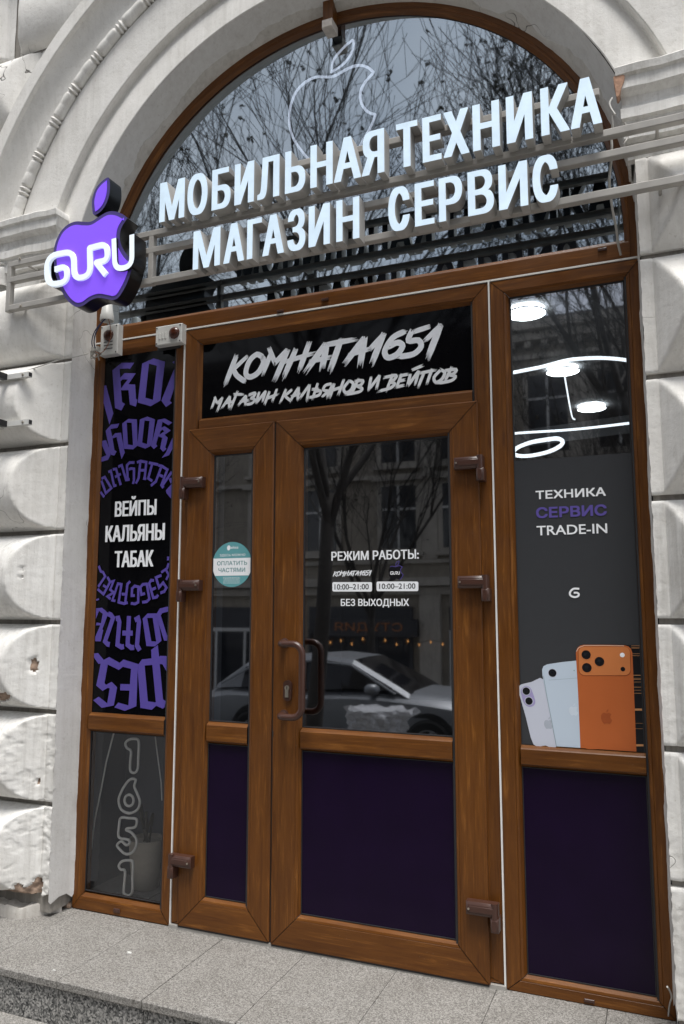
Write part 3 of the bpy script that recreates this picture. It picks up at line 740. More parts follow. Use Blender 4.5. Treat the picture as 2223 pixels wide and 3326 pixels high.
# broken corner of the right impost
f = zm(1723, 100, z6, -0.215)
bk = f([(850, 505), (905, 490), (960, 485), (955, 545), (930, 610), (905, 690), (880, 695), (870, 620)])
MB().prism(smoothpoly(bk, True, 3), -0.2345, -0.19).build("exposed_brick", plain("pink_exposed_brick", (0.42, 0.25, 0.17), 0.95, var=0.25, scale=60, bump=0.8), B)

# ------------------------------------------------------------------ the shop front (brown foil frames)
SF = thing("shop_entrance", "golden oak brown shop entrance with double door, side windows and arched fanlight", "shop front", (0.25, 0.0, 0.0))
def prof_of(w, yf, yb, bead=True):
    p = [(0.0, yb), (0.0, yf + 0.004), (0.004, yf), (w - 0.024, yf)]
    p += [(w - 0.0225, yf + 0.002), (w - 0.021, yf + 0.0005), (w - 0.012, yf + 0.003), (w, yf + 0.024), (w, yb)]
    return p
def member(mb, P0, P1, nrm, w, yf, yb, t0, t1, m=0):
    """one bar of a frame from corner P0 to P1, growing by w along nrm, cut at mitre slopes t0, t1"""
    d = Vector((P1[0] - P0[0], P1[1] - P0[1])); ln = d.length; d.normalize()
    pr = prof_of(w, yf, yb); k0 = random.uniform(0, 20); kv = random.uniform(0, 20); acc = 0.0
    for i in range(len(pr) - 1):
        (o0, y0), (o1, y1) = pr[i], pr[i + 1]; q = []
        g = 0.0019
        sv = acc; acc += hypot(o1 - o0, y1 - y0)
        pts, uvs = [], []
        for (o, y, v) in ((o0, y0, sv), (o1, y1, acc)):
            for s, t in ((0, t0), (1, t1)):
                a = (o * t + g) if s == 0 else (ln - o * t - g)
                pts.append((P0[0] + d.x * a + nrm[0] * o, y, P0[1] + d.y * a + nrm[1] * o)); uvs.append((k0 + a, kv + v))
        idx = (0, 1, 3, 2)
        n_ = (Vector(pts[1]) - Vector(pts[0])).cross(Vector(pts[2]) - Vector(pts[0]))
        mb.add(pts, [idx], m, [[uvs[j] for j in idx]])
def frame_rect(mb, x0, x1, z0, z1, wl, wr, wt, wb, yf, yb, m=0):
    member(mb, (x0, z0), (x0, z1), (1, 0), wl, yf, yb, wb / wl, wt / wl, m)
    member(mb, (x1, z1), (x1, z0), (-1, 0), wr, yf, yb, wt / wr, wb / wr, m)
    member(mb, (x0, z1), (x1, z1), (0, -1), wt, yf, yb, wl / wt, wr / wt, m)
    member(mb, (x1, z0), (x0, z0), (0, 1), wb, yf, yb, wr / wb, wl / wb, m)
    g = 0.0012                                         # dark backing seen through the hairline mitres
    for (a, b, c, d_) in ((x0, x0 + wl, z0, z1), (x1 - wr, x1, z0, z1)): mb.box(a + .002, b - .026, yf + .008, yf + .02, c + .002, d_ - .002, 1)
    for (a, b, c, d_) in ((x0, x1, z0, z0 + wb), (x0, x1, z1 - wt, z1)): mb.box(a + .002, b - .002, yf + .009, yf + .019, c + (.002 if c == z0 else .026), d_ - (.026 if c == z0 else .002), 1)
def rail_h(mb, x0, x1, z0, z1, yf, yb, m=0):
    pr = [(z0, yb), (z0, yf + .024), (z0 + .012, yf + .003), (z0 + .016, yf), (z1 - .016, yf), (z1 - .012, yf + .003), (z1, yf + .024), (z1, yb)]
    k0, kv, acc = random.uniform(0, 20), random.uniform(0, 20), 0.0
    for i in range(len(pr) - 1):
        (a, ya), (b, yb_) = pr[i], pr[i + 1]; v0 = acc; acc += hypot(b - a, yb_ - ya)
        mb.add([(x0, ya, a), (x1, ya, a), (x1, yb_, b), (x0, yb_, b)], [(0, 1, 2, 3)], m, [[(k0 + x0, kv + v0), (k0 + x1, kv + v0), (k0 + x1, kv + acc), (k0 + x0, kv + acc)]])
WM = [M['wood'], M['gasket']]
def pane(mb, x0, x1, z0, z1, y): mb.add([(x0, y, z0), (x1, y, z0), (x1, y, z1), (x0, y, z1)], [(0, 1, 2, 3)])
def gasket(mb, x0, x1, z0, z1, y, w=0.004, m=0):
    mb.box(x0, x0 + w, y - .003, y + .004, z0, z1, m); mb.box(x1 - w, x1, y - .003, y + .004, z0, z1, m)
    mb.box(x0 + w, x1 - w, y - .003, y + .004, z0, z0 + w, m); mb.box(x0 + w, x1 - w, y - .003, y + .004, z1 - w, z1, m)

# left side window
mb = MB(); frame_rect(mb, -1.070, -0.5145, 0.002, 2.776, 0.058, 0.060, 0.072, 0.072, 0.0, 0.06)
rail_h(mb, -1.013, -0.574, 0.822, 0.914, 0.001, 0.06)
w1 = mb.build("side_window", WM, SF)
mb = MB(); pane(mb, -1.012, -0.574, 0.082, 0.824, 0.026); mb.build("pane", M['glass_clear'], w1)
mb = MB(); gasket(mb, -1.012, -0.5745, 0.082, 0.823, 0.0235); mb.build("gasket", M['gasket'], w1)
# right side window
mb = MB(); frame_rect(mb, 0.9915, 1.580, 0.0, 2.776, 0.078, 0.064, 0.075, 0.064, 0.0, 0.06)
rail_h(mb, 1.0685, 1.517, 0.812, 0.898, 0.001, 0.06)
w2 = mb.build("side_window", WM, SF)
mb = MB(); pane(mb, 1.069, 1.517, 0.897, 2.702, 0.026); mb.build("pane", M['glass'], w2)
mb = MB(); mb.box(1.069, 1.517, 0.022, 0.03, 0.063, 0.813); mb.build("lower_panel", M['purple_panel'], w2)
mb = MB(); gasket(mb, 1.0688, 1.5165, 0.8965, 2.7025, 0.0235); gasket(mb, 1.0688, 1.5165, 0.0625, 0.8135, 0.020, 0.003); mb.build("gasket", M['gasket'], w2)
# door frame and the transom light above the doors
mb = MB(); frame_rect(mb, -0.5075, 0.9845, 0.016, 2.774, 0.090, 0.078, 0.080, 0.03, 0.0, 0.06)
rail_h(mb, -0.419, 0.909, 2.255, 2.328, 0.001, 0.06)
df = mb.build("door_frame", WM, SF)
mb = MB(); mb.box(-0.51, 0.99, -0.012, 0.05, 0.0, 0.015); mb.build("threshold", M['rail'], SF)
# white sealing strips between the units
mb = MB(); mb.box(-0.5142, -0.5078, -0.0025, 0.03, 0.012, 2.777); mb.box(0.9848, 0.9912, -0.0025, 0.03, 0.004, 2.777); mb.box(-1.06, 1.575, -0.002, 0.03, 2.7765, 2.7835)
mb.build("sealing_strip", M['seam'], SF)
# fanlight
def arch_pts(r, zb, xl, xr, n=96):
    P = [(xr, zb)]
    a0 = math.acos(max(-1, min(1, (xr - AC[0]) / r))) if abs(xr - AC[0]) < r else 0.0
    a1 = math.acos(max(-1, min(1, (xl - AC[0]) / r))) if abs(xl - AC[0]) < r else pi
    return [(xr, zb)] + [(AC[0] + r * cos(a0 + (a1 - a0) * i / n), AC[1] + r * sin(a0 + (a1 - a0) * i / n)) for i in range(n + 1)] + [(xl, zb)]
mb = MB(); ro = 1.336; pr = prof_of(0.066, 0.0, 0.06); n = 120; st = []
st.append(((AC[0] + ro, 2.784), (-1, 0), 0.0))
for i in range(n + 1):
    a = pi * i / n; st.append(((AC[0] + ro * cos(a), AC[1] + ro * sin(a)), (-cos(a), -sin(a)), 0.13 + ro * a))
st.append(((AC[0] - ro, 2.784), (1, 0), st[-1][2] + 0.13))
acc = [0.0]
for i in range(1, len(pr)): acc.append(acc[-1] + hypot(pr[i][0] - pr[i - 1][0], pr[i][1] - pr[i - 1][1]))
vs = [(p[0] + nn[0] * o, y, p[1] + nn[1] * o) for (p, nn, u) in st for (o, y) in pr]; k = len(pr); fs, uv = [], []
for i in range(len(st) - 1):
    for j in range(k - 1):
        fs.append((i * k + j, (i + 1) * k + j, (i + 1) * k + j + 1, i * k + j + 1))
        uv.append([(st[i][2], acc[j]), (st[i + 1][2], acc[j]), (st[i + 1][2], acc[j + 1]), (st[i][2], acc[j + 1])])
mb.add(vs, fs, 0, uv)
k0 = 3.7
for (a, ya, b, yb_) in ((2.784, 0.06, 2.784, 0.003), (2.784, 0.003, 2.787, 0.0012), (2.787, 0.0012, 2.848, 0.0012), (2.848, 0.0012, 2.852, 0.003), (2.852, 0.003, 2.870, 0.0245), (2.870, 0.0245, 2.870, 0.06)):
    mb.add([(-1.078, ya, a), (1.588, ya, a), (1.588, yb_, b), (-1.078, yb_, b)], [(0, 1, 2, 3)], 0, [[(k0 - 1, a), (k0 + 1.6, a), (k0 + 1.6, b + abs(yb_ - ya)), (k0 - 1, b + abs(yb_ - ya))]])
fan = mb.build("fanlight_frame", WM, SF)
gp = arch_pts(1.2735, 2.866, AC[0] - 1.2735, AC[0] + 1.2735)
MB().prism(gp, 0.026, None).build("pane", M['glass_fan'], fan)
vs, fs = arc_sweep([(1.268, 0.0235), (1.2735, 0.0235)], 0, pi, 120); mb = MB().add(vs, fs); mb.box(-1.02, 1.53, 0.0235, 0.0255, 2.866, 2.8695); mb.build("gasket", M['gasket'], fan)
for (px, py) in ((1957, 811), (912, 1011), (1057, 973)):
    p = W(px, py, 0.0); MB().rbox(p.x - .017, p.x + .017, -0.008, 0.002, p.z - .005, p.z + .005, 0.002).build("drain_cap", M['brown_plastic'], fan)
for (px, py) in ((381, 2957),):
    p = W(px, py, 0.0); MB().rbox(p.x - .018, p.x + .018, -0.006, 0.002, p.z - .009, p.z + .009, 0.002).build("drain_cap", M['brown_plastic'], w1)
p = W(1915, 3250, 0.0); MB().rbox(p.x - .018, p.x + .018, -0.006, 0.002, p.z - .006, p.z + .006, 0.002).build("drain_cap", M['brown_plastic'], w2)

def hinge(parent, x0, x1, z, side, name="hinge"):
    """brown door hinge: cover plate on the leaf, knuckle on the frame"""
    mb = MB(); yf = -0.055; h = 0.024
    P = [(x0, z - h), (x1, z - h), (x1, z + h), (x0, z + h)]
    mb.rbox(x0, x1, -0.058, -0.016, z - h, z + h, 0.009)
    mb.rbox(x0 + .012, x1 - .012, -0.0605, -0.05, z - h * .55, z + h * .55, 0.004)
    kx = x0 + 0.012 if side < 0 else x1 - 0.012
    mb.rbox(kx - .015, kx + .015, -0.062, -0.001, z - h - 0.052, z - h - 0.001, 0.007)
    mb.tube([(kx, -0.048, z - h - .05), (kx, -0.048, z + h + .004)], 0.0135, 12)
    o = smooth_angle(mb.build(name, M['brown_plastic'], parent), 40)
    MB().tube([(x1 - .012 if side < 0 else x0 + .012, -0.0625, z), (x1 - .012 if side < 0 else x0 + .012, -0.05, z)], 0.004, 10).build("hinge_screw", M['brass'], parent)
    return o
def door(x0, x1, z0, z1, gx0, gx1, side, hinges):
    ws, wr = gx0 - x0, x1 - gx1
    mb = MB(); frame_rect(mb, x0, x1, z0, z1, ws, wr, 0.132, 0.136, -0.018, 0.045)
    rail_h(mb, gx0 - .001, gx1 + .001, 0.812, 0.910, -0.017, 0.045)
    mb.box(x0 + .004, x1 - .004, -0.014, -0.012, z0 - 0.006, z0 + 0.004, 1)
    d = mb.build("door", WM, SF)
    mb = MB(); pane(mb, gx0 - .001, gx1 + .001, 0.909, z1 - 0.131, 0.009); mb.build("pane", M['glass'], d)
    mb = MB(); mb.box(gx0 - .001, gx1 + .001, 0.004, 0.012, z0 + 0.135, 0.813); mb.build("lower_panel", M['purple_panel'], d)
    mb = MB(); gasket(mb, gx0 - .0005, gx1 + .0005, 0.9095, z1 - 0.1325, 0.006, 0.004); gasket(mb, gx0 - .0005, gx1 + .0005, z0 + 0.1355, 0.8125, 0.002, 0.003); mb.build("gasket", M['gasket'], d)
    for (a, b, z) in hinges: hinge(d, a, b, z, side)
    return d
dl = door(-0.464, -0.0035, 0.018, 2.268, -0.330, -0.123, -1, ((-0.482, -0.362, 2.006), (-0.484, -0.366, 1.524), (-0.492, -0.377, 0.302)))
dr = door(0.0035, 0.934, 0.012, 2.268, 0.139, 0.803, 1, ((0.838, 0.958, 2.006), (0.845, 0.968, 1.524), (0.855, 0.976, 0.292)))
MB().box(-0.0035, 0.0035, -0.008, 0.01, 0.02, 2.262).build("door_seal", M['gasket'], SF)
# pull handles (one outside, its twin inside) and the lock
for y0, y1, nm in ((-0.018, -0.088, "pull_handle"), (0.047, 0.115, "inner_handle")):
    x0, x1, za, zb = 0.062, 0.178, 1.268, 0.962
    P = [(x0, y0, za), (x0 + .002, y0 + (y1 - y0) * .5, za), (x0 + .02, y0 + (y1 - y0) * .85, za)]
    P = [(x0, y0, za)]
    for i in range(8):
        t = i / 7 * pi / 2; P.append((x0 + 0.035 * (1 - cos(t)), y0 + (y1 - y0) * (0.4 + 0.6 * sin(t)), za))
    for i in range(9):
        t = i / 8 * pi / 2; P.append((x1 - 0.045 + 0.045 * sin(t), y1, za - 0.045 * (1 - cos(t))))
    Q = [(a, b, za + zb - c) for (a, b, c) in P[::-1]]
    mb = MB().tube(P + Q, 0.0145, 14)
    mb.lathe([(0.0, y0 - .001), (0.021, y0 - .001), (0.021, y0 + (.006 if y1 > y0 else -.006)), (0.0145, y0 + (.008 if y1 > y0 else -.008))], (x0, 0, za), 20, axis='y')
    mb.lathe([(0.0, y0 - .001), (0.021, y0 - .001), (0.021, y0 + (.006 if y1 > y0 else -.006)), (0.0145, y0 + (.008 if y1 > y0 else -.008))], (x0, 0, zb), 20, axis='y')
    smooth_angle(mb.build(nm, M['brown_plastic'], dr), 50)
lx, lz = 0.080, 1.065
pts = [(lx + 0.020 * cos(a) , lz + (0.024 if sin(a) > 0 else -0.024) + 0.020 * sin(a)) for a in [2 * pi * i / 28 + 0.001 for i in range(28)]]
mb = MB().prism(pts, -0.030, -0.018, 0, 0); lk = mb.build("lock_plate", M['brown_plastic'], dr)
key = [(lx - .0085 + 0, lz - .028), (lx + .0075, lz - .028), (lx + .0075, lz + .002)] + [(lx + .011 * cos(a), lz + .012 + .011 * sin(a)) for a in [radians(-35 + 250 * i / 12) for i in range(13)]] + [(lx - .0085, lz + .002)]
MB().prism(key, -0.0345, -0.029, 0, 0).box(lx - .0012, lx + .0012, -.0352, -.0344, lz + .006, lz + .019, 1).build("lock_cylinder", [M['brass'], M['gasket']], dr)
p = W(895, 2384, -0.018); MB().box(0.0045, 0.009, -0.0195, -0.017, p.z - .012, p.z + .012).build("latch_slot", M['gasket'], dr)

# ------------------------------------------------------------------ things fixed to the frame
def siren(x0, x1, z0, z1, lbl, vert, dome, slots):
    t = thing("alarm_box", lbl, "alarm box", ((x0 + x1) / 2, -0.02, (z0 + z1) / 2), "white alarm boxes on the frame")
    smooth_angle(MB().rbox(x0, x1, -0.040, 0.0, z0, z1, 0.004).build("housing", M['white_plastic'], t), 30)
    r = 0.029
    smooth_angle(MB().lathe([(r + .001, -0.040), (r, -0.0435), (r * .85, -0.050), (r * .5, -0.055), (0.0005, -0.057)], (dome[0], 0, dome[1]), 28, axis='y').build("signal_lens", M['dome'], t), 60)
    mb = MB()
    for (a, b, c, d) in slots: mb.box(a, b, -0.0412, -0.038, c, d)
    mb.build("speaker_slots", M['gasket'], t)
    mb = MB()
    for (a, b) in ((x0 + .009, z0 + .009), (x1 - .009, z0 + .009), (x0 + .009, z1 - .009), (x1 - .009, z1 - .009)): mb.lathe([(0.0035, -0.042), (0.0, -0.0421)], (a, 0, b), 10, axis='y').lathe([(0.0035, -0.040), (0.0035, -0.042)], (a, 0, b), 10, axis='y')
    mb.build("screw", M['gasket'], t)
    return t
p0, p1 = W(328, 1058, -.04), W(381, 1153, -.04); x0, x1, z1, z0 = p0.x, p1.x, W(345, 1057, -.04).z, W(345, 1153, -.04).z
siren(x0, x1, z0, z1, "upright white alarm box with a red lens, below the loose lamp holder", True, ((x0 + x1) / 2 - .003, z1 - 0.055), [(x0 + .025, x1 - .03, z0 + h, z0 + h + .004) for h in (0.030, 0.048, 0.066)])
x0, x1 = W(505, 1100, -.04).x, W(590, 1095, -.04).x; z1, z0 = W(550, 1055, -.04).z, W(550, 1117, -.04).z
sb = siren(x0, x1, z0, z1, "landscape white alarm box with louvres and a red lens, next to the door frame corner", False, (x1 - 0.042, (z0 + z1) / 2 + .003), [])
mb = MB()
for i in range(3): mb.tube([(x0 + .026 + i * .017, -0.040, z0 + .032), (x0 + .026 + i * .017, -0.040, z1 - .036)], 0.0045, 8)
smooth_angle(mb.build("louvre", M['white_plastic'], sb), 60)
MB().box(x0 - .012, x1 - .03, -0.004, 0.0, z0 - .014, z1 + .016).build("back_plate", M['gasket'], sb)

# lamp holder hanging under the apple sign, with loose wires
p = W(349, 1014, -0.09); c = (p.x, -0.09, p.z)
t = thing("lamp_holder", "white conical lamp holder hanging by its wires under the violet sign", "lamp holder", c)
pr = [(0.0005, 0.052), (0.018, 0.051), (0.023, 0.046), (0.031, -0.012), (0.033, -0.016), (0.035, -0.042), (0.0345, -0.046), (0.030, -0.046), (0.028, -0.030), (0.0005, -0.026)]
smooth_angle(MB().lathe(pr, c, 28).build("shade", M['white_plastic'], t), 50)
def sag(a, b, d, n=10, side=(0, 0, 0)):
    a, b = Vector(a), Vector(b)
    return [a.lerp(b, i / n) + Vector((side[0], side[1], side[2] - d)) * (4 * (i / n) * (1 - i / n)) for i in range(n + 1)]
jb = W(303, 1140, -0.05)
MB().tube(sag((c[0] - .004, c[1], c[2] - .03), (jb.x, jb.y, jb.z + .01), 0.0, 12, (-.03, -.01, 0)), 0.003, 6).tube(sag((c[0] - .009, c[1], c[2] - .03), (jb.x + .02, jb.y, jb.z), 0.0, 12, (-.02, -.02, -.01)), 0.003, 6).build("blue_wire", M['blue_wire'], t)
MB().tube(sag((c[0] + .006, c[1], c[2] - .03), (c[0] + .004, c[1] + .03, c[2] - .12), 0.0, 8, (.006, 0, 0)) + sag((c[0] + .004, c[1] + .03, c[2] - .12), (jb.x + .01, jb.y, jb.z), 0.03, 8, (.02, -.02, -.02))[1:], 0.0018, 6).build("orange_wire", M['orange_wire'], t)
mb = MB()
for i in range(6):
    a = Vector((jb.x + random.uniform(-.02, .04), jb.y, jb.z + random.uniform(-.02, .02))); mb.tube([a, a + Vector((random.uniform(-.03, .03), .02, random.uniform(-.05, .01))), a + Vector((random.uniform(-.03, .05), .03, random.uniform(-.06, .02)))], 0.004, 6)
mb.rbox(jb.x - .01, jb.x + .03, jb.y - .01, jb.y + .03, jb.z - .005, jb.z + .022, .004)
mb.build("connector_bundle", M['cable'], t)
# thin bell wire running left along the joint of the pier
pts = [W(287, 1148, -0.06), W(268, 1153, -0.12), W(232, 1162, -0.17), W(190, 1170, -0.2), W(130, 1190, -0.235), W(60, 1212, -0.24), W(0, 1232, -0.24), W(-160, 1285, -0.24)]
tag(MB().tube(smoothpoly([tuple(q) for q in pts], False, 5), 0.0028, 6).build("wire", M['cable']), "thin pale wire trailing along the left pier from the lamp holder", "wire")
# white cables at the right end of the sign
def cable(P, lbl, r=0.0045):
    return tag(smooth_angle(MB().tube(smoothpoly([tuple(W(*q)) for q in P], False, 6), r, 8).build("cable", M['cable']), 60), lbl, "cable", "white cables by the right impost")
cable([(1987, 375, -.262), (1990, 410, -.25), (1986, 440, -.235), (1988, 478, -.235), (1986, 520, -.235), (1980, 580, -.23), (1982, 620, -.20), (1990, 680, -.16), (2002, 740, -.10), (2008, 790, -.05), (2017, 828, -.008)], "long white cable hanging from the right end of the sign down to the transom")
cable([(1990, 318, -.262), (1981, 334, -.266), (1984, 350, -.268), (1998, 372, -.27)], "short white cable loop over the top sign rail at the right", 0.0038)
cable([(2028, 398, -.25), (2040, 425, -.235), (2038, 450, -.235), (2025, 470, -.25)], "white cable looped between the top and middle sign rails at the right", 0.0038)
cable([(2168, 3205, -.16), (2178, 3222, -.10), (2182, 3240, -.06), (2176, 3262, -.03), (2172, 3300, -.015)], "thin grey cable coming out at the bottom right corner of the shop frame", 0.003)
# short bracket under the crown of the arch
p = W(1063, 30, -0.06)
t = thing("crown_bracket", "short brown bracket with a white end cap under the crown of the arch", "bracket", (p.x, -0.06, p.z))
a, b = W(1050, 70, -0.05), W(1082, 62, -0.05)
MB().box(a.x, b.x, -0.052, 0.0, a.z - .005, a.z + 0.12, 0, 'z').build("strap", M['wood'], t)
q = W(1052, 78, -0.06); MB().rbox(q.x - .004, b.x + .004, -0.075, -0.0, q.z - .032, q.z + .010, 0.004).build("end_cap", plain("chalky_cap", (0.55, 0.50, 0.45), 0.8, var=0.2), t)
# arms of the neighbouring sign reaching in from the left
for (ya, lb) in ((1212, "upper black sign arm with a pale tube end reaching in from the left"), (1366, "lower black sign arm with a pale tube end reaching in from the left")):
    p = W(103, ya + 6, -0.275)
    t = thing("sign_arm", lb, "bracket", (p.x, -0.27, p.z), "sign arms at the left edge")
    s = 0.0125
    mb = MB().box(p.x - 0.5, p.x, -0.295, -0.27, p.z - s, p.z + s).box(p.x - .001, p.x + .0006, -0.2925, -0.2725, p.z - s + .0025, p.z + s - .0025, 1)
    mb.build("tube", [M['white_plastic'], M['gasket']], t)
    MB().lathe([(0.006, -0.2955), (0.006, -0.300), (0.0, -0.301)], (p.x - .035, 0, p.z), 8, axis='y').build("bolt", M['brass'], t)
    MB().box(p.x - 0.165, p.x - 0.135, -0.75, -0.2955, p.z - .015, p.z + .015).build("arm", M['black_gloss'], t)
    MB().box(p.x - 0.22, p.x - 0.20, -0.27, -0.2, p.z - .01, p.z + .01).build("wall_bolt", M['rail'], t)

# ------------------------------------------------------------------ the letter sign on its rails
SG = thing("letter_sign", "lit white block letters in two rows on grey steel rails across the arch", "sign", (0.3, -0.27, 3.0))
YF, YB = -0.350, -0.2885
def bar(x0, x1, zt, h=0.029, y0=-0.288, y1=-0.258):
    MB().rbox(x0, x1, y0, y1, zt - h, zt, 0.003).build("rail", M['rail'], SG)
ztop = W(1857, 305, -.288).z
bar(-0.42, 1.47, ztop)                                  # top rail stops behind the last letter
r1, r2, r3 = W(2223, 362, -.288).z, W(2223, 434, -.288).z, W(2223, 563, -.288).z
xl = W(22, 900, -.288).x
bar(xl, 2.6, r1); bar(xl, 2.6, r2); bar(xl, 2.6, r3)
for x in (xl, W(484, 760, -.288).x, 2.55):
    MB().rbox(x, x + 0.026, -0.2875, -0.2585, r3 - .0315, r1 - .0005, 0.002).build("upright", M['rail'], SG)
for x in (-1.30, 1.66): 
    for z in (r1, r3): MB().tube([(x, -0.27, z - .016), (x, -0.14, z - .016)], 0.006, 8).build("stand_off", M['rail'], SG)
for (px, py) in ((65, 840), (67, 994)):
    p = W(px, py, -.289); MB().lathe([(0.007, -0.288), (0.007, -0.293), (0.0, -0.295)], (p.x, 0, p.z), 8, axis='y').build("bolt", M['brass'], SG)
k = .7092
row1 = [("М", 733 * k, 847 * k), ("О", 860 * k, 952 * k), ("Б", 972 * k, 1058 * k), ("И", 1076 * k, 1165 * k), ("Л", 1181 * k, 1281 * k), ("Ь", 1307 * k, 1400 * k), ("Н", 1423 * k, 1525 * k), ("А", 1086, 1173), ("Я", 1176, 1249),
        ("Т", 1288, 1357), ("Е", 1373, 1434), ("Х", 1441, 1524), ("Н", 1536, 1623), ("И", 1645, 1730), ("К", 1757, 1848), ("А", 1852, 1953)]
row2 = [("М", 886 * k, 1010 * k), ("А", 1026 * k, 1120 * k), ("Г", 1133 * k, 1200 * k), ("А", 1204 * k, 1302 * k), ("З", 1318 * k, 1400 * k), ("И", 1415 * k, 1512 * k), ("Н", 1093, 1168), ("С", 1262, 1331), ("Е", 1348, 1411), ("Р", 1426, 1502), ("В", 1520, 1604), ("И", 1620, 1714), ("С", 1730, 1812)]
def ymid(row, px):
    a, b = ((521, 661), (1950, 315)) if row == 1 else ((629, 815), (1795, 562))
    return a[1] + (b[1] - a[1]) * (px - a[0]) / (b[0] - a[0])
H1 = (3.150, 3.338); H2 = (2.893, 3.070)
for row, rr, (za, zb) in ((1, row1, H1), (2, row2, H2)):
    for ch, a, b in rr:
        xa, xb = W(a, ymid(row, a), YF).x, W(b, ymid(row, b), YF).x
        e = 0.003 if ch in "ОСЗ" else 0.0
        lo, fc = MB(), MB()
        for pts, tr, ed in word_shape(ch, xa, xb, za - e, zb + e, 0.168):
            n = len(pts); lo.add([(p[0], YF, p[1]) for p in pts] + [(p[0], YB, p[1]) for p in pts], list(tr) + [(a_, n + a_, n + b_, b_) for a_, b_ in ed]).add([(p[0], YB, p[1]) for p in pts], [t[::-1] for t in tr], 1)
            fc.add([(p[0], YF - 0.0012, p[1]) for p in pts], tr)
        fc.build("face", M['letter_face'], lo.build("letter", [M['letter_side'], M['black_gloss']], SG))

# ------------------------------------------------------------------ apple-shaped sign with GURU
AS = thing("apple_sign", "violet apple-shaped sign with white GURU lettering at the left end of the rails", "sign", (-1.0, -0.3, 3.1))
YA = -0.372
f = zm(0, 560, z6, YA)
leaf = smoothpoly(f([(1108, 52), (1040, 90), (975, 170), (943, 270), (940, 350), (957, 432), (1022, 402), (1078, 330), (1112, 235), (1122, 140)]), True, 4)
body = f([(1300, 465)]) + smoothpoly(f([(1300, 465), (1250, 425), (1180, 398), (1110, 398), (1050, 425), (990, 465), (930, 500), (860, 503), (780, 498), (700, 527), (630, 590), (580, 680), (553, 775), (550, 880), (560, 1000), (590, 1110), (620, 1190), (665, 1270), (720, 1335), (780, 1368), (850, 1355), (920, 1305), (1000, 1277), (1080, 1288), (1150, 1300), (1212, 1270), (1280, 1160), (1325, 1050), (1352, 950), (1372, 880)]), False, 4)[1:] \
     + smoothpoly(f([(1372, 880), (1318, 862), (1268, 800), (1230, 720), (1222, 640), (1240, 560), (1300, 465)]), False, 4)[1:-1]
bo = MB().prism(body, YA, -0.288, 0, 1).build("body", [M['apple_rim'], M['black_gloss']], AS)
fi = [p for p in inset(body, 0.019)]
MB().prism(fi, YA - 0.003, YA - 0.0003).build("face", M['apple_face'], bo)
lf = MB().prism(leaf, YA, -0.288, 0, 1).build("leaf", [M['apple_rim'], M['black_gloss']], AS)
MB().prism(inset(leaf, 0.0165), YA - 0.003, YA - 0.0003).build("face", M['apple_face'], lf)
YG = -0.386
f = zm(0, 560, z6, YG)
def rounded(P, R, n=6):
    out = [P[0]]
    for i in range(1, len(P) - 1):
        a, b, c = Vector(P[i - 1]), Vector(P[i]), Vector(P[i + 1]); r = R[i] if isinstance(R, dict) and i in R else (R if not isinstance(R, dict) else 0)
        r = min(r, (a - b).length * 0.49, (c - b).length * 0.49)
        if r <= 0: out.append(P[i]); continue
        p, q = b + (a - b).normalized() * r, b + (c - b).normalized() * r
        for j in range(n + 1):
            t = j / n; w = p * (1 - t) ** 2 + b * 2 * t * (1 - t) + q * t * t; out.append(tuple(w))
    out.append(P[-1]); return out
wv = 0.0265
g1 = f([(556, 985), (675, 950), (680, 1110), (478, 1150), (470, 850), (745, 800), (752, 1085), (915, 1050), (910, 768), (1085, 722), (1095, 890), (978, 915), (1075, 1040)])
g1 = rounded(g1, {1: .045, 2: .05, 3: .07, 4: .07, 5: .05, 6: .05, 7: .05, 8: .004, 9: .06, 10: .05, 11: .004})
g2 = rounded(f([(1161, 672), (1172, 990), (1345, 955), (1345, 632)]), {1: .06, 2: .06})
mb = MB().ribbon(g1, wv, YG, YA + .002, 0, 0); mb2 = MB().ribbon(g2, wv, YG, -0.30, 0, 1)
mb.build("lettering", [M['guru_face'], M['black_gloss']], AS); mb2.build("lettering", [M['guru_face'], M['black_gloss']], AS)
mb = MB().ribbon([(p[0] + .0005, p[1]) for p in g1[:60]], wv * 0.98, YA + .004, -0.30, 0, 0); mb.build("lettering_back", M['black_gloss'], AS)

# ------------------------------------------------------------------ printed films, stickers, poster
def brush(mb, P, w, y, seed, m=0):
    rnd = random.Random(seed); P = [Vector(p) for p in P]
    if len(P) > 2: P = [Vector(p) for p in smoothpoly([tuple(p) for p in P], False, 4)]
    lanes = 6; n = len(P); tot = sum((P[i + 1] - P[i]).length for i in range(n - 1))
    for k in range(lanes):
        off = (k - (lanes - 1) / 2) / lanes * w
        ea = rnd.uniform(-0.02, 0.05) * tot + rnd.uniform(0, 0.10) * w; eb = rnd.uniform(-0.06, 0.16) * tot * (1.0 if n < 4 else 0.5)
        Q = []
        for i in range(n):
            t = (P[min(i + 1, n - 1)] - P[max(i - 1, 0)]).normalized(); Q.append(P[i] + Vector((-t.y, t.x)) * off)
        ta = (Q[0] - Q[1]).normalized(); tb = (Q[-1] - Q[-2]).normalized()
        la, lb_ = (Q[0] - Q[1]).length, (Q[-1] - Q[-2]).length
        Q[0] = Q[0] + ta * max(-0.8 * la, ea); Q[-1] = Q[-1] + tb * max(-0.8 * lb_, eb)
        if len(Q) == 2: Q = [Q[0], Q[0].lerp(Q[1], .3), Q[0].lerp(Q[1], .7), Q[1]]
        lw = w / lanes * 1.45; ws = [lw * rnd.uniform(0.85, 1.15) for _ in Q]; ws[-1] = lw * 0.15; ws[0] = lw * 0.4
        mb.ribbon([tuple(q) for q in Q], ws, y - k * 0.00012, None, m)
Y_S = 0.022
k1 = zm(580, 1020, z6, Y_S); k2 = zm(1060, 980, z6, Y_S)
ws = 1.0
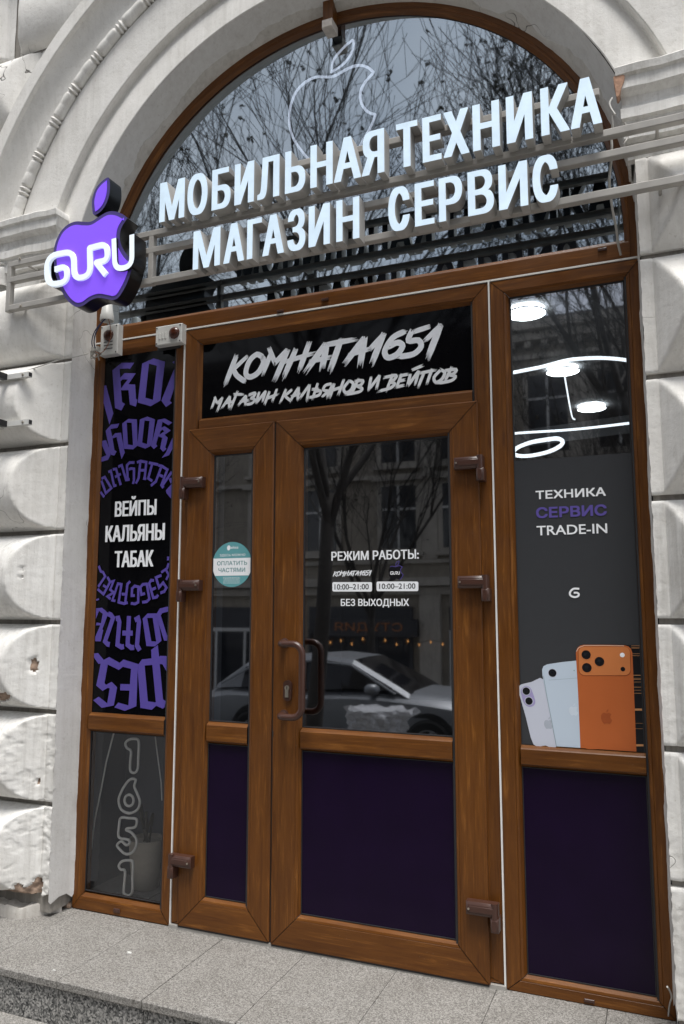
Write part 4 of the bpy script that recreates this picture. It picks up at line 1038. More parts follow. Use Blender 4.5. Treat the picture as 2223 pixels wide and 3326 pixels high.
line1 = [(k1, [(592, 428), (482, 710)], 55), (k1, [(705, 430), (545, 580)], 42), (k1, [(560, 560), (600, 630), (685, 690)], 50),
         (k1, [(860, 440), (800, 412), (725, 480), (688, 600), (730, 642), (810, 600), (868, 500), (858, 440)], 52),
         (k1, [(945, 400), (860, 610)], 50), (k1, [(925, 345), (985, 500)], 46), (k1, [(1105, 370), (985, 500)], 50), (k1, [(1120, 360), (985, 670)], 55),
         (k1, [(1200, 355), (1075, 640)], 55), (k1, [(1335, 290), (1232, 580)], 55), (k1, [(1080, 490), (1375, 400)], 42),
         (k1, [(1500, 305), (1312, 570)], 58), (k1, [(1512, 305), (1465, 570)], 62), (k1, [(1340, 485), (1560, 440)], 42),
         (k2, [(155, 385), (45, 690)], 60), (k2, [(0, 440), (290, 385)], 48),
         (k2, [(390, 370), (190, 635)], 58), (k2, [(395, 370), (350, 640)], 60), (k2, [(230, 545), (450, 480)], 42),
         (k2, [(588, 330), (470, 625)], 58), (k2, [(585, 335), (440, 495)], 48),
         (k2, [(800, 305), (680, 370), (600, 500), (630, 570), (720, 540), (780, 455), (730, 418), (640, 460)], 52),
         (k2, [(1055, 255), (880, 312)], 46), (k2, [(870, 310), (840, 400), (940, 395), (968, 460), (890, 535), (745, 562)], 50),
         (k2, [(1168, 240), (1042, 560)], 58), (k2, [(1160, 250), (1010, 400)], 46)]
line2 = [(k1, q) for q in ([(370, 845), (395, 910)], [(378, 850), (342, 960)], [(395, 915), (455, 850)], [(452, 850), (398, 985)], [(525, 840), (445, 960)], [(527, 840), (518, 955)], [(470, 910), (560, 890)], [(603, 790), (535, 960)], [(565, 820), (660, 818)],
         [(690, 830), (612, 930)], [(692, 830), (683, 930)], [(630, 893), (722, 878)], [(720, 825), (785, 805), (765, 845), (742, 858), (780, 872), (750, 910), (695, 922)], [(825, 795), (793, 905)], [(890, 785), (797, 905)], [(892, 785), (858, 890)],
         [(930, 790), (880, 920)], [(1005, 765), (958, 890)], [(900, 862), (1018, 815)], [(1100, 765), (1042, 900)], [(1160, 770), (1080, 838)], [(1080, 830), (1150, 890)], [(1225, 750), (1140, 885)], [(1228, 750), (1215, 880)], [(1150, 842), (1245, 812)],
         [(1335, 725), (1238, 862)], [(1340, 720), (1310, 885)], [(1422, 705), (1370, 860)], [(1395, 790), (1450, 785), (1430, 828), (1330, 852)], [(1362, 768), (1440, 765)], [(1560, 712), (1500, 728), (1480, 775), (1540, 785)], [(1572, 715), (1512, 855)], [(1530, 785), (1468, 845)])] + \
        [(k2, q) for q in ([(85, 835), (42, 975)], [(182, 795), (128, 945)], [(60, 905), (165, 868)], [(232, 812), (182, 880), (200, 928), (255, 900), (278, 835), (240, 808)], [(332, 785), (268, 925)], [(298, 812), (375, 805), (355, 850), (318, 862), (368, 885), (335, 920), (205, 945)],
         [(460, 768), (435, 900)], [(545, 752), (440, 895)], [(547, 752), (515, 885)], [(682, 738), (618, 905)], [(600, 772), (715, 752), (690, 800), (648, 818), (700, 835), (655, 880), (545, 910)], [(772, 738), (718, 875)], [(745, 760), (840, 738)], [(742, 812), (805, 795)], [(718, 872), (795, 850)],
         [(860, 738), (832, 855)], [(942, 708), (838, 855)], [(945, 708), (908, 845)], [(878, 697), (985, 652)], [(1000, 722), (940, 868)], [(1080, 690), (1028, 835)], [(955, 730), (1118, 698)], [(1165, 700), (1102, 770), (1118, 822), (1180, 792), (1210, 725), (1172, 695)],
         [(1282, 665), (1210, 815)], [(1218, 702), (1325, 692), (1300, 735), (1258, 748), (1318, 762), (1275, 805), (1145, 832)])]
sc_px = (W(1100, 1150, Y_S) - W(1101, 1150, Y_S)).length * z6
TS = thing("transom_sign", "black film over the doors with a brushed white shop name in two lines", "sign panel", (0.25, 0.024, 2.5))
MB().box(-0.420, 0.910, 0.0225, 0.028, 2.325, 2.697).build("film", M['black_vinyl'], TS)
mb = MB(); L1 = [(fn(P), w * sc_px) for fn, P, w in line1]
for i, (P, w) in enumerate(L1): brush(mb, P, w * 1.0, Y_S - 0.0008 - i * 0.00007, i)
mb.build("lettering", M['grey_print'], TS)
mb = MB()
for i, (fn, P) in enumerate(line2): brush(mb, fn(P), 27 * sc_px, Y_S - 0.0008 - i * 0.00003, 100 + i)
mb.build("lettering", M['white_brush'], TS)

# black film with violet blackletter in the left window
GB = thing("window_film", "black film with violet blackletter arcs and white words in the left window", "window film", (-0.8, 0.024, 1.8))
MB().box(-1.0125, -0.5735, 0.0225, 0.028, 0.9125, 2.7045).build("film", M['black_vinyl'], GB)
z28 = 280 / 1568; YV = 0.0215
q1, q2, q3, q4 = zm(310, 1130, z28, YV), zm(310, 1400, z28, YV), zm(300, 1790, z28, YV), zm(290, 2050, z28, YV)
CLX = (-1.012, -0.574); PXM = (W(400, 1600, YV) - W(401, 1600, YV)).length
polys = [(q1, [(145, 690), (200, 680), (330, 1190), (258, 1395), (150, 1000)], []),
 (q1, [(312, 408), (480, 272), (712, 268), (632, 385), (600, 373), (445, 380), (455, 540), (535, 458), (738, 462), (605, 660), (728, 665), (742, 925), (770, 945), (740, 1070), (630, 1030), (605, 768), (470, 770), (488, 985), (540, 1018), (475, 1138), (360, 1095)], [[(462, 605), (500, 572), (592, 575), (470, 735)]]),
 (q1, [(855, 285), (1065, 190), (1270, 250), (1185, 960), (1010, 1060), (775, 995), (785, 900)], [[(978, 285), (1122, 325), (1050, 945), (912, 905)]]),
 (q1, [(1440, 380), (1440, 720), (1360, 965), (1395, 1000), (1288, 1078), (1203, 960)], []), (q1, [(1405, 262), (1440, 235), (1440, 290)], []),
 (q2, [(130, 180), (200, 165), (268, 345), (280, 435), (235, 525), (100, 562), (100, 482), (205, 440), (125, 260)], []),
 (q2, [(190, -2), (290, -117), (440, -137), (405, -57), (280, -37), (312, 100), (365, 40), (470, 30), (512, 240), (525, 335), (542, 390), (480, 512), (390, 110), (318, 135), (350, 345), (390, 372), (350, 448), (285, 430), (262, 340)], []),
 (q2, [(493, -137), (605, -220), (760, -212), (772, 265), (690, 335), (525, 325), (514, 220)], [[(575, -152), (665, -150), (690, 260), (597, 245)]]),
 (q2, [(815, -210), (950, -262), (1090, -212), (1042, 190), (1005, 275), (915, 320), (757, 268), (780, 150)], [[(900, -192), (990, -180), (945, 240), (855, 210)]]),
 (q2, [(1140, -202), (1270, -227), (1405, -152), (1335, -104), (1225, -167), (1205, -62), (1265, -87), (1378, -12), (1265, 70), (1322, 120), (1278, 300), (1300, 325), (1240, 378), (1182, 320), (1222, 125), (1150, 95), (1110, 240), (1132, 275), (1070, 330), (1012, 270), (1045, 180)], [[(1190, 0), (1225, -25), (1262, 5), (1172, 66)]]),
 (q2, [(1410, 120), (1410, 320), (1345, 440), (1210, 490), (1290, 390)], []), (q2, [(1400, 950), (1290, 1080), (1300, 1130), (1390, 1240)], []),
 (q3, [(70, 1235), (75, 1040), (185, 1030), (300, 1130), (190, 1420), (205, 1440), (160, 1640), (60, 1640), (60, 1560), (150, 1350), (70, 1350), (85, 1300), (165, 1310), (195, 1140), (130, 1090)], []),
 (q3, [(920, 1230), (1010, 1135), (1190, 1133), (1265, 1630), (1145, 1732), (992, 1728)], [[(1005, 1215), (1105, 1215), (1170, 1645), (1080, 1640)]]),
 (q4, [(95, 405), (170, 398), (270, 522), (370, 470), (560, 575), (590, 640), (545, 705), (345, 605), (285, 945), (315, 975), (415, 920), (515, 1020), (455, 1350), (235, 1395), (80, 1255), (180, 1190), (335, 1312), (380, 1040), (345, 1030), (250, 1085), (135, 990), (215, 590), (175, 595), (95, 480)], []),
 (q4, [(545, 705), (480, 640), (560, 575), (630, 515), (905, 600), (888, 740), (865, 1365), (655, 1450), (465, 1385), (535, 1298), (720, 1350), (740, 1080), (570, 1075), (575, 960), (748, 965), (768, 685), (620, 648)], []),
 (q4, [(905, 600), (968, 512), (1140, 495), (1135, 340), (1255, 250), (1280, 465), (1300, 448), (1430, 455), (1430, 760), (1340, 600), (1290, 598), (1350, 1240), (1400, 1270), (1378, 1385), (1345, 1410), (1225, 1355), (1145, 1430), (940, 1395), (893, 740)], [[(1015, 625), (1155, 612), (1220, 1295), (1075, 1275)]])]
for i, (fn, P, hs) in enumerate(polys):
    cl = lambda R: [(min(max(a, CLX[0]), CLX[1]), b) for a, b in R]
    MB().prism(cl(fn(P)), YV - 0.0002 - 0.00012 * i, None, 0, 0, [cl(fn(h)) for h in hs]).build("blackletter", M['purple_print'], GB)
strokes = [(q2, 46, [[(118, 868), (178, 838), (298, 1040), (200, 1130), (118, 905)], [(100, 1110), (170, 1200)]]),
 (q2, 46, [[(245, 748), (290, 725), (350, 1000), (392, 985)], [(325, 700), (385, 690), (470, 985)], [(365, 838), (470, 782)], [(425, 650), (488, 625), (568, 890), (632, 882)]]),
 (q2, 46, [[(720, 575), (632, 575), (582, 625), (600, 895)], [(620, 700), (655, 682), (710, 690), (710, 900), (692, 965)]]),
 (q2, 46, [[(765, 572), (830, 548), (935, 568), (903, 870)], [(825, 575), (795, 860), (745, 955)], [(825, 715), (910, 715)], [(878, 862), (935, 872)]]),
 (q2, 46, [[(980, 578), (1150, 612)], [(1042, 600), (970, 860), (1045, 912)]]),
 (q2, 46, [[(1155, 625), (1212, 635), (1318, 705), (1210, 985), (1245, 1035)], [(1205, 660), (1110, 920), (1018, 995)], [(1170, 800), (1240, 830)]]),
 (q2, 50, [[(1400, 745), (1222, 1000)], [(1365, 860), (1400, 945)]]),
 (q3, 44, [[(128, 270), (165, 370), (208, 385), (245, 460), (118, 650)], [(105, 690), (215, 785), (335, 560), (285, 470)], [(208, 622), (270, 660)]]),
 (q3, 42, [[(345, 560), (398, 545), (335, 700), (400, 750), (285, 825), (345, 872)], [(478, 590), (375, 895), (430, 905)]]),
 (q3, 46, [[(460, 590), (540, 605), (490, 930), (590, 955), (655, 935)], [(700, 550), (650, 600), (612, 925)], [(545, 782), (640, 785)]]),
 (q3, 46, [[(785, 808), (728, 810), (735, 680), (780, 635), (850, 650), (845, 930), (790, 960), (712, 950)]]),
 (q3, 46, [[(970, 770), (905, 790), (885, 660), (930, 605), (1002, 600), (1050, 870), (1000, 920), (918, 930)]]),
 (q3, 46, [[(1135, 535), (1080, 530), (1045, 590), (1120, 850), (1185, 835), (1208, 795)], [(1095, 700), (1168, 668)]]),
 (q3, 46, [[(1270, 440), (1170, 480), (1225, 660), (1300, 575), (1360, 665), (1320, 735), (1248, 762)]]),
 (q3, 40, [[(1392, 100), (1388, 170)], [(1400, 220), (1375, 310), (1265, 390)], [(1350, 340), (1400, 430), (1355, 525)]]), (q3, 30, [[(85, 890), (135, 872)]]),
 (q3, 82, [[(300, 1140), (350, 1160), (390, 1215), (245, 1640), (290, 1690), (330, 1700)], [(440, 1230), (485, 1220), (505, 1290), (470, 1700), (545, 1745), (590, 1735)], [(680, 1180), (655, 1700), (720, 1755), (775, 1750)], [(560, 1490), (748, 1492)], [(785, 1255), (845, 1222), (862, 1290), (825, 1720), (855, 1770), (890, 1745)]]),
 (q3, 82, [[(1420, 1050), (1262, 1085), (1215, 1165), (1345, 1580), (1420, 1580)]])]
for i, (fn, w, Ls) in enumerate(strokes):
    mb = MB()
    for j, P in enumerate(Ls): mb.ribbon(fn(P), w * z28 * PXM * 0.88, YV - 0.0024 - 0.00012 * i - 0.00003 * j, None, 0, 0, CLX)
    mb.build("blackletter", M['purple_print'], GB)
def box_from(fn, tl, br, tz=None, bz=None):
    a, b = fn([tl])[0], fn([br])[0]; return a[0], b[0], (fn([bz])[0][1] if bz else b[1]), (fn([tz])[0][1] if tz else a[1])
def words(parent, y, fn, text, tl, br, bold, mat, tz=None, bz=None):
    x0, x1, z0, z1 = box_from(fn, tl, br, tz, bz); mb = MB(); text_into(mb, text, x0, x1, z0, z1, y, bold); return mb.build("lettering", mat, parent)
YW = YV - 0.006
qw = zm(310, 1400, z28, YW)
words(GB, YW, qw, "ВЕЙПЫ", (358, 1400), (1117, 1350), 0.175, M['white_print'], (700, 1183), (358, 1560))
qr = zm(0, 1664, .7092, YW)
words(GB, YW, qr, "КАЛЬЯНЫ", (485, 62), (755, 126), 0.175, M['white_print'], (485, 62), (755, 126))
words(GB, YW, qr, "ТАБАК", (527, 178), (703, 248), 0.175, M['white_print'], (527, 178), (703, 248))

# poster in the right window
PO = thing("window_poster", "charcoal poster with white and violet words and three phones in the right window", "poster", (1.3, 0.024, 1.45))
YP = 0.0195
MB().box(1.0695, 1.5165, 0.021, 0.0245, 0.8985, 2.0125).build("sheet", M['poster'], PO)
zp = 440 / 1568; pa, pb = zm(1660, 1500, zp, YP), zm(1660, 2060, zp, YP); YL = YP - 0.0004
words(PO, YL, pa, "ТЕХНИКА", (287, 385), (1098, 345), 0.22, M['white_print'], (287, 337), (1098, 393))
words(PO, YL, pa, "СЕРВИС", (292, 580), (1108, 550), 0.23, M['purple_poster'], (330, 527), (1070, 622))
words(PO, YL, pa, "TRADE-IN", (298, 790), (1115, 770), 0.175, M['white_print'], (298, 743), (1115, 825))
MB().ribbon(smoothpoly(pa([(792, 1470), (725, 1470), (685, 1510), (692, 1548), (735, 1566), (775, 1556), (786, 1534), (768, 1516), (728, 1516)]), False, 4), 0.0075, YL, None).build("emblem", M['white_print'], PO)
def ell(fn, c, rx, rz, n=24): 
    a = fn([c])[0]; s = (fn([(c[0] + 10, c[1])])[0][0] - a[0]) / 10
    return [(a[0] + rx * s * cos(2 * pi * i / n), a[1] + rz * s * sin(2 * pi * i / n)) for i in range(n)]
def lens(parent, c, r, y, ring):
    o = MB().prism(ell(pb, c, r * 1.16, r * 1.16), y, None).build("lens_ring", ring, parent)
    MB().prism(ell(pb, c, r, r), y - .00015, None).prism(ell(pb, (c[0] - r * .1, c[1] - r * .1), r * .25, r * .25), y - .0003, None, 1).build("lens", [M['black_print'], M['opp_glass']], parent)
apple_n = [(0.02, .30), (.12, .36), (.22, .37), (.36, .30), (.40, .26), (.31, .14), (.30, .0), (.36, -.14), (.44, -.2), (.36, -.38), (.22, -.52), (.08, -.48), (-.06, -.48), (-.2, -.52), (-.36, -.34), (-.44, -.08), (-.42, .14), (-.3, .32), (-.14, .36)]
leaf_n = [(.0, .42), (.02, .56), (.16, .70), (.18, .58), (.1, .46)]
def fruit(fn, c, s, y, mat, parent):
    a = fn([c])[0]; k = (fn([(c[0] + 10, c[1])])[0][0] - a[0]) / 10 * s
    return MB().prism(smoothpoly([(a[0] + p[0] * k, a[1] + p[1] * k) for p in apple_n], True, 2), y, None).prism([(a[0] + p[0] * k, a[1] + p[1] * k) for p in leaf_n], y, None).build("emblem", mat, parent)
ph = MB().prism(smoothpoly(pb([(262, 1275), (176, 970), (95, 685), (86, 640), (95, 605), (125, 580), (240, 552), (382, 525), (450, 900), (528, 1298), (400, 1288)]), True, 3), YL, None).build("phone_picture", M['phone_lilac'], PO)
MB().prism(smoothpoly(pb([(120, 640), (165, 598), (225, 620), (262, 700), (284, 790), (250, 835), (195, 835), (150, 790), (122, 700)]), True, 3), YL - .0003, None).build("camera_bump", M['lavender'], ph)
lens(ph, (179, 658), 43, YL - .0006, M['phone_lilac']); lens(ph, (210, 773), 43, YL - .0006, M['phone_lilac']); fruit(pb, (435, 1035), 115, YL - .0003, M['lavender'], ph).data.materials[0] = plain("grey_lilac_print", (0.42, 0.46, 0.53), 0.4)
ph = MB().prism(pb([(528, 1297), (365, 470), (362, 410), (378, 370), (420, 348), (590, 322), (780, 303), (810, 1315)]), YL - .0009, None).build("phone_picture", M['phone_blue'], PO)
MB().ribbon(pb([(378, 480), (412, 690), (470, 985), (529, 1297)]), 0.0016, YL - .0011, None).build("phone_edge", M['phone_slate'], ph)
MB().ribbon(pb([(440, 530), (560, 522), (775, 506)]), 0.001, YL - .0011, None).build("phone_edge", M['phone_slate'], ph)
lens(ph, (482, 448), 46, YL - .0012, M['phone_lilac']); fruit(pb, (725, 880), 120, YL - .0012, plain("paler_blue_print", (0.62, 0.70, 0.79), 0.4), ph)
MB().prism(ell(pb, (733, 420), 8, 8), YL - .0012, None).build("flash_dot", M['phone_slate'], ph)
bk = MB().prism(pb([(1300, 124), (1486, 131), (1540, 1368), (1440, 1357)]), YL - .0005, None).build("dark_stripe", M['black_print'], PO)
for y, w in ((133, .0014), (160, .0016), (150, .0008), (226, .0012), (248, .0012), (474, .0022), (510, .0011), (522, .0016), (553, .0012), (612, .0016), (648, .0012), (683, .0014), (1030, .0008), (1092, .0008), (872, .0075), (1285, .0075)):
    MB().ribbon(pb([(1395, y), (1488 + (y - 130) * .0405, y)]), w, YL - .0007, None).build("copper_line", M['gold'], bk)
ph = MB().prism(pb([(806, 1316), (780, 700), (757, 300), (753, 210), (768, 160), (800, 133), (840, 122), (1080, 122), (1310, 126), (1360, 140), (1392, 170), (1406, 215), (1420, 520), (1453, 1358)]), YL - .0016, None).build("phone_picture", M['orange'], PO)
def rrect(fn, x0, y0, x1, y1, r, sk=0.0):
    P = []
    for cx, cy, a0 in ((x1 - r, y0 + r, -90), (x1 - r, y1 - r, 0), (x0 + r, y1 - r, 90), (x0 + r, y0 + r, 180)):
        for i in range(7):
            a = radians(a0 + 15 * i); px, py = cx + r * cos(a), cy + r * sin(a); P.append((px + (py - y0) * sk, py))
    return fn(P)
MB().prism(rrect(pb, 776, 150, 1384, 484, 70, 0.03), YL - .0018, None).build("camera_plateau", M['orange_dk'], ph)
MB().prism(rrect(pb, 782, 146, 1376, 474, 66, 0.03), YL - .0020, None).build("camera_plateau", M['orange_lt'], ph)
MB().prism(rrect(pb, 812, 520, 1392, 1330, 60, 0.035), YL - .0018, None).build("back_glass", M['orange'], ph)
MB().ribbon(pb([(758, 200), (785, 155), (850, 130), (1080, 130), (1310, 134)]), 0.0022, YL - .0022, None).build("phone_edge", plain("pale_edge_print", (0.72, 0.55, 0.42), 0.4), ph)
for c, r in (((872, 237), 54), ((880, 387), 56), ((1026, 316), 56)): lens(ph, c, r, YL - .0024, M['orange_lt'])
MB().prism(ell(pb, (1290, 240), 28, 28), YL - .0024, None).build("flash_dot", M['white_print'], ph); MB().prism(ell(pb, (1297, 403), 27, 27), YL - .0024, None).build("sensor_dot", M['black_print'], ph)
fruit(pb, (1108, 960), 145, YL - .0024, plain("burnt_orange_print", (0.33, 0.072, 0.016), 0.4), ph)

# opening hours on the right door
OH = thing("opening_hours", "white opening hours lettering on the glass of the right door", "door lettering", (0.45, 0.0, 1.55))
YO = 0.0072; oh = zm(980, 1700, z6, YO)
words(OH, YO, oh, "РЕЖИМ РАБОТЫ:", (304, 340), (1195, 310), 0.175, M['white_print'], (304, 288), (1195, 360))
words(OH, YO, oh, "БЕЗ ВЫХОДНЫХ", (400, 815), (1095, 800), 0.175, M['white_print'], (470, 768), (700, 856))
xs = [p[0] for P, w in L1 for p in P]; zs = [p[1] for P, w in L1 for p in P]
x0, x1, z0, z1 = box_from(oh, (322, 500), (712, 500), (322, 482), (322, 545)); sx, sz = (x1 - x0) / (max(xs) - min(xs)), (z1 - z0) / (max(zs) - min(zs))
mb = MB()
for i, (P, w) in enumerate(L1): brush(mb, [(x0 + (p[0] - min(xs)) * sx, z0 + (p[1] - min(zs)) * sz) for p in P], w * sx, YO - i * 0.00003, i)
mb.build("brush_lettering", M['white_print'], OH)
for (a, b, c, d, tx) in ((314, 598, 718, 694, ((337, 645), (685, 640), (337, 620), (685, 672))), (764, 592, 1190, 690, ((792, 640), (1160, 636), (792, 614), (1160, 665)))):
    pl = MB().prism(rrect(oh, a, b, c, d, 16), YO, None).build("time_plate", M['white_print'], OH)
    words(pl, YO - .0004, oh, "10:00–21:00", tx[0], tx[1], 0.16, M['black_print'], tx[2], tx[3])
oa = zm(1240, 1800, 140 / 1568, YO)
bd = oa([(760, 470)]) + smoothpoly(oa([(760, 470), (690, 430), (610, 425), (540, 455), (460, 455), (370, 435), (290, 490), (252, 590), (260, 720), (310, 840), (400, 940), (470, 935), (550, 890), (640, 925), (720, 870), (790, 740)]), False, 3)[1:] + smoothpoly(oa([(790, 740), (720, 680), (690, 590), (710, 520), (760, 470)]), False, 3)[1:-1]
MB().prism(bd, YO, None).build("emblem", M['black_print'], OH)
MB().ribbon(bd[40:] + bd[:18], 0.0022, YO - .0003, None).ribbon(smoothpoly(oa([(515, 410), (525, 340), (580, 270), (640, 255), (630, 330), (580, 400), (515, 410)]), False, 3), 0.002, YO - .0003, None).build("emblem_outline", M['purple_poster'], OH)
ob = lambda P: oa([(305 + (p[0] - 470) * 0.405, 640 + (p[1] - 760) * 0.30 + (p[0] - 470) * 0.05) for p in P])
MB().ribbon(rounded(oa([(360, 690), (410, 690), (405, 740), (325, 735), (325, 640), (425, 632), (435, 735), (495, 735), (492, 640), (565, 632), (565, 690), (525, 695), (560, 740)]), 0.0035, 4), 0.0026, YO - .0005, None).ribbon(rounded(oa([(590, 628), (595, 738), (650, 735), (655, 625)]), 0.006, 4), 0.0026, YO - .0005, None).build("emblem_lettering", M['white_print'], OH)

# round teal sticker on the left door
YK = 0.0065; sk = zm(560, 1500, 420 / 1568, YK)
c = sk([(725, 1244)])[0]; R = 0.104
ST = thing("round_sticker", "round teal and white instalment payment sticker on the left door glass", "sticker", (c[0], 0.006, c[1]))
circ = [(c[0] + R * cos(2 * pi * i / 64), c[1] + R * sin(2 * pi * i / 64)) for i in range(64)]
MB().prism(circ, YK, None).build("disc", M['teal'], ST)
zt, zb_ = sk([(725, 1168)])[0][1], sk([(725, 1380)])[0][1]
band = [(c[0] + (1 if s else -1) * sqrt(max(0, (R - .0005) ** 2 - (z - c[1]) ** 2)), z) for s, zz in ((1, [zb_ + (zt - zb_) * i / 10 for i in range(11)]), (0, [zt + (zb_ - zt) * i / 10 for i in range(11)])) for z in zz]
MB().prism(band, YK - .0003, None).build("white_band", M['white_print'], ST)
words(ST, YK - .0003, sk, "ЗДЕСЬ МОЖНО", (577, 1130), (887, 1125), 0.175, M['white_print'], (600, 1120), (800, 1147))
words(ST, YK - .0006, sk, "ОПЛАТИТЬ", (545, 1230), (908, 1225), 0.175, M['teal_text'], (600, 1206), (700, 1254))
words(ST, YK - .0006, sk, "ЧАСТЯМИ", (562, 1310), (885, 1305), 0.175, M['teal_text'], (600, 1288), (700, 1338))
words(ST, YK - .0003, sk, "айва", (703, 1040), (800, 1038), 0.16, M['white_print'], (720, 1022), (720, 1056))
MB().prism(smoothpoly(sk([(690, 1012), (705, 1030), (695, 1070), (675, 1072), (664, 1045), (672, 1022)]), True, 3), YK - .0003, None).build("emblem", M['white_print'], ST)
mb = MB(); rnd = random.Random(4)
for i in range(6):
    y = 1402 + i * 14; x = 615 + rnd.uniform(0, 12); e = 825 - rnd.uniform(0, 14)
    while x < e:
        w = rnd.uniform(8, 26); mb.ribbon(sk([(x, y), (min(x + w, e), y)]), 0.0015, YK - .0003, None); x += w + 6
mb.build("small_print", M['white_print'], ST)

# ------------------------------------------------------------------ behind the glass
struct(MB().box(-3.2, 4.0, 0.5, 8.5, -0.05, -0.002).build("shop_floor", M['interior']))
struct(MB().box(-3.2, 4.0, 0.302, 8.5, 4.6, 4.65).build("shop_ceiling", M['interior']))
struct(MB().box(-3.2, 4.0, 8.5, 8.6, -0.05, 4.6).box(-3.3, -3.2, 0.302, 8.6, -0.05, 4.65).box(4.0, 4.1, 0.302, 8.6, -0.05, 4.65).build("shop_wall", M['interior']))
CZ = 3.10
struct(MB().box(0.3, 3.9, 0.55, 8.4, CZ, CZ + 0.05).build("lowered_ceiling", M['int_ceiling']))
struct(MB().box(-1.06, -0.50, 0.36, 0.38, 0.0, 2.75).box(-0.515, -0.50, 0.09, 0.36, 0.0, 2.75).box(-1.075, -1.06, 0.07, 0.36, 0.0, 2.75).build("window_niche", M['curtain']))
struct(MB().box(-1.06, -0.515, 0.065, 0.36, 0.03, 0.05).build("niche_sill", M['int_ceiling']))
# ceiling lights seen through the right window
for (px, py, wpx, lb) in ((1600 + 345 / 3.136, 900 + 375 / 3.136, 62, "largest round ceiling light, nearest the top of the right window"), (1600 + 717 / 3.136, 900 + 965 / 3.136, 52, "middle round ceiling light just under the long curved light"), (1600 + 1010 / 3.136, 900 + 1342 / 3.136, 45, "smallest round ceiling light, farthest back in the shop")):
    p = G(px, py, CZ - .03); dist = (p - CAM).dot(FW); r = wpx / F_PX * dist
    t = thing("ceiling_light", lb, "ceiling light", (p.x, p.y, CZ), "round ceiling lights")
    MB().lathe([(r * .98, -0.022), (r, -0.022), (r, -0.03), (r * .985, -0.0315)], (p.x, p.y, CZ), 40).build("rim", M['letter_side'], t); MB().lathe([(r * .93, -0.001), (r * .93, -0.0215)], (p.x, p.y, CZ), 40).build("halo_band", M['lamp_on'], t)  # glowing band added between rim and ceiling to light the ceiling around it
    MB().lathe([(r * .985, -0.031), (0.0005, -0.033)], (p.x, p.y, CZ), 40).build("diffuser", M['lamp_on'], t)
f = lambda P, Z: [tuple(G(1600 + a / 3.136, 900 + b / 3.136, Z)) for a, b in P]
def hang(name, pts, w, lb, closed=False, mat=None):
    mb = MB(); mb.tube(pts, w, 8, closed=closed); return tag(mb.build(name, mat or M['strip_on']), lb, "pendant light", "curved led pendants")
hang("pendant_light", smoothpoly(f([(60, 1000), (250, 965), (500, 915), (750, 850), (950, 828), (1150, 825), (1360, 845), (1500, 880)], 2.82), False, 5), 0.011, "long curved led light crossing the right window above the middle round light")
hang("pendant_light", smoothpoly(f([(40, 1620), (250, 1590), (700, 1562), (1000, 1535), (1380, 1490), (1550, 1465)], 2.52), False, 4), 0.008, "thin straight led light under the grey beam in the right window")
ring = [(1112 + a * .7085, 832 + b * .7087) for a, b in ((785, 905), (800, 880), (860, 855), (930, 842), (985, 836), (1010, 848), (1000, 870), (950, 895), (880, 912), (820, 916))]
hang("pendant_light", smoothpoly([tuple(G(a, b, 2.5)) for a, b in ring], True, 4), 0.014, "small led ring low behind the poster top in the right window", True)
a = f([(150, 1580), (1420, 1400), (1420, 1480), (150, 1640)], 2.66)
tag(MB().add([a[0], a[1], (a[1][0], a[1][1] + .3, a[1][2]), (a[0][0], a[0][1] + .3, a[0][2])] + [(q[0], q[1], q[2] - .12) for q in (a[0], a[1])], [(0, 1, 2, 3), (4, 5, 1, 0)]).build("ceiling_beam", M['int_ceiling']), "grey ceiling beam behind the right window above the thin light", "beam")
tag(MB().tube(smoothpoly(f([(738, 1020), (760, 1150), (790, 1320), (815, 1430), (840, 1450)], 2.7), False, 4), 0.005, 6).build("flex", M['strip_on']), "white flex hanging from the middle round ceiling light", "cable")  # flex is no lamp; the glowing strip material makes it look brighter

# neon apple outline behind the fanlight
NA = thing("neon_apple", "thin white neon outline of an apple behind the fanlight glass", "neon sign", (0.3, 0.11, 3.6))
f = lambda P: [(w.x, 0.11, w.z) for w in (W(900 + p[0] * z6, p[1] * z6, 0.11) for p in P)]
smooth_angle(MB().tube(smoothpoly(f([(553, 735), (568, 640), (605, 570), (685, 480), (745, 428), (775, 412), (780, 480), (742, 570), (685, 645), (620, 695), (560, 730)]), True, 4), 0.0055, 8, closed=True).build("leaf_tube", M['neon'], NA), 70)
P = smoothpoly(f([(985, 738), (930, 690), (850, 665), (760, 682), (680, 722), (590, 772), (520, 785), (400, 785), (290, 838), (200, 930), (142, 1070), (125, 1200), (140, 1330), (190, 1450), (270, 1560), (350, 1650), (440, 1720), (560, 1690), (680, 1700), (780, 1620), (860, 1460), (920, 1360), (970, 1260), (1003, 1168)]), False, 4) + smoothpoly(f([(1003, 1168), (920, 1135), (865, 1060), (848, 960), (890, 850), (985, 738)]), False, 4)[1:]
smooth_angle(MB().tube(P, 0.0062, 8).build("body_tube", M['neon'], NA), 70)
mb = MB()
for x in (0.1, 0.45): mb.tube([(x, 0.11, 4.18), (x, 0.11, 3.80)], 0.0008, 4)
mb.build("hanging_wire", M['neon_off'], NA)

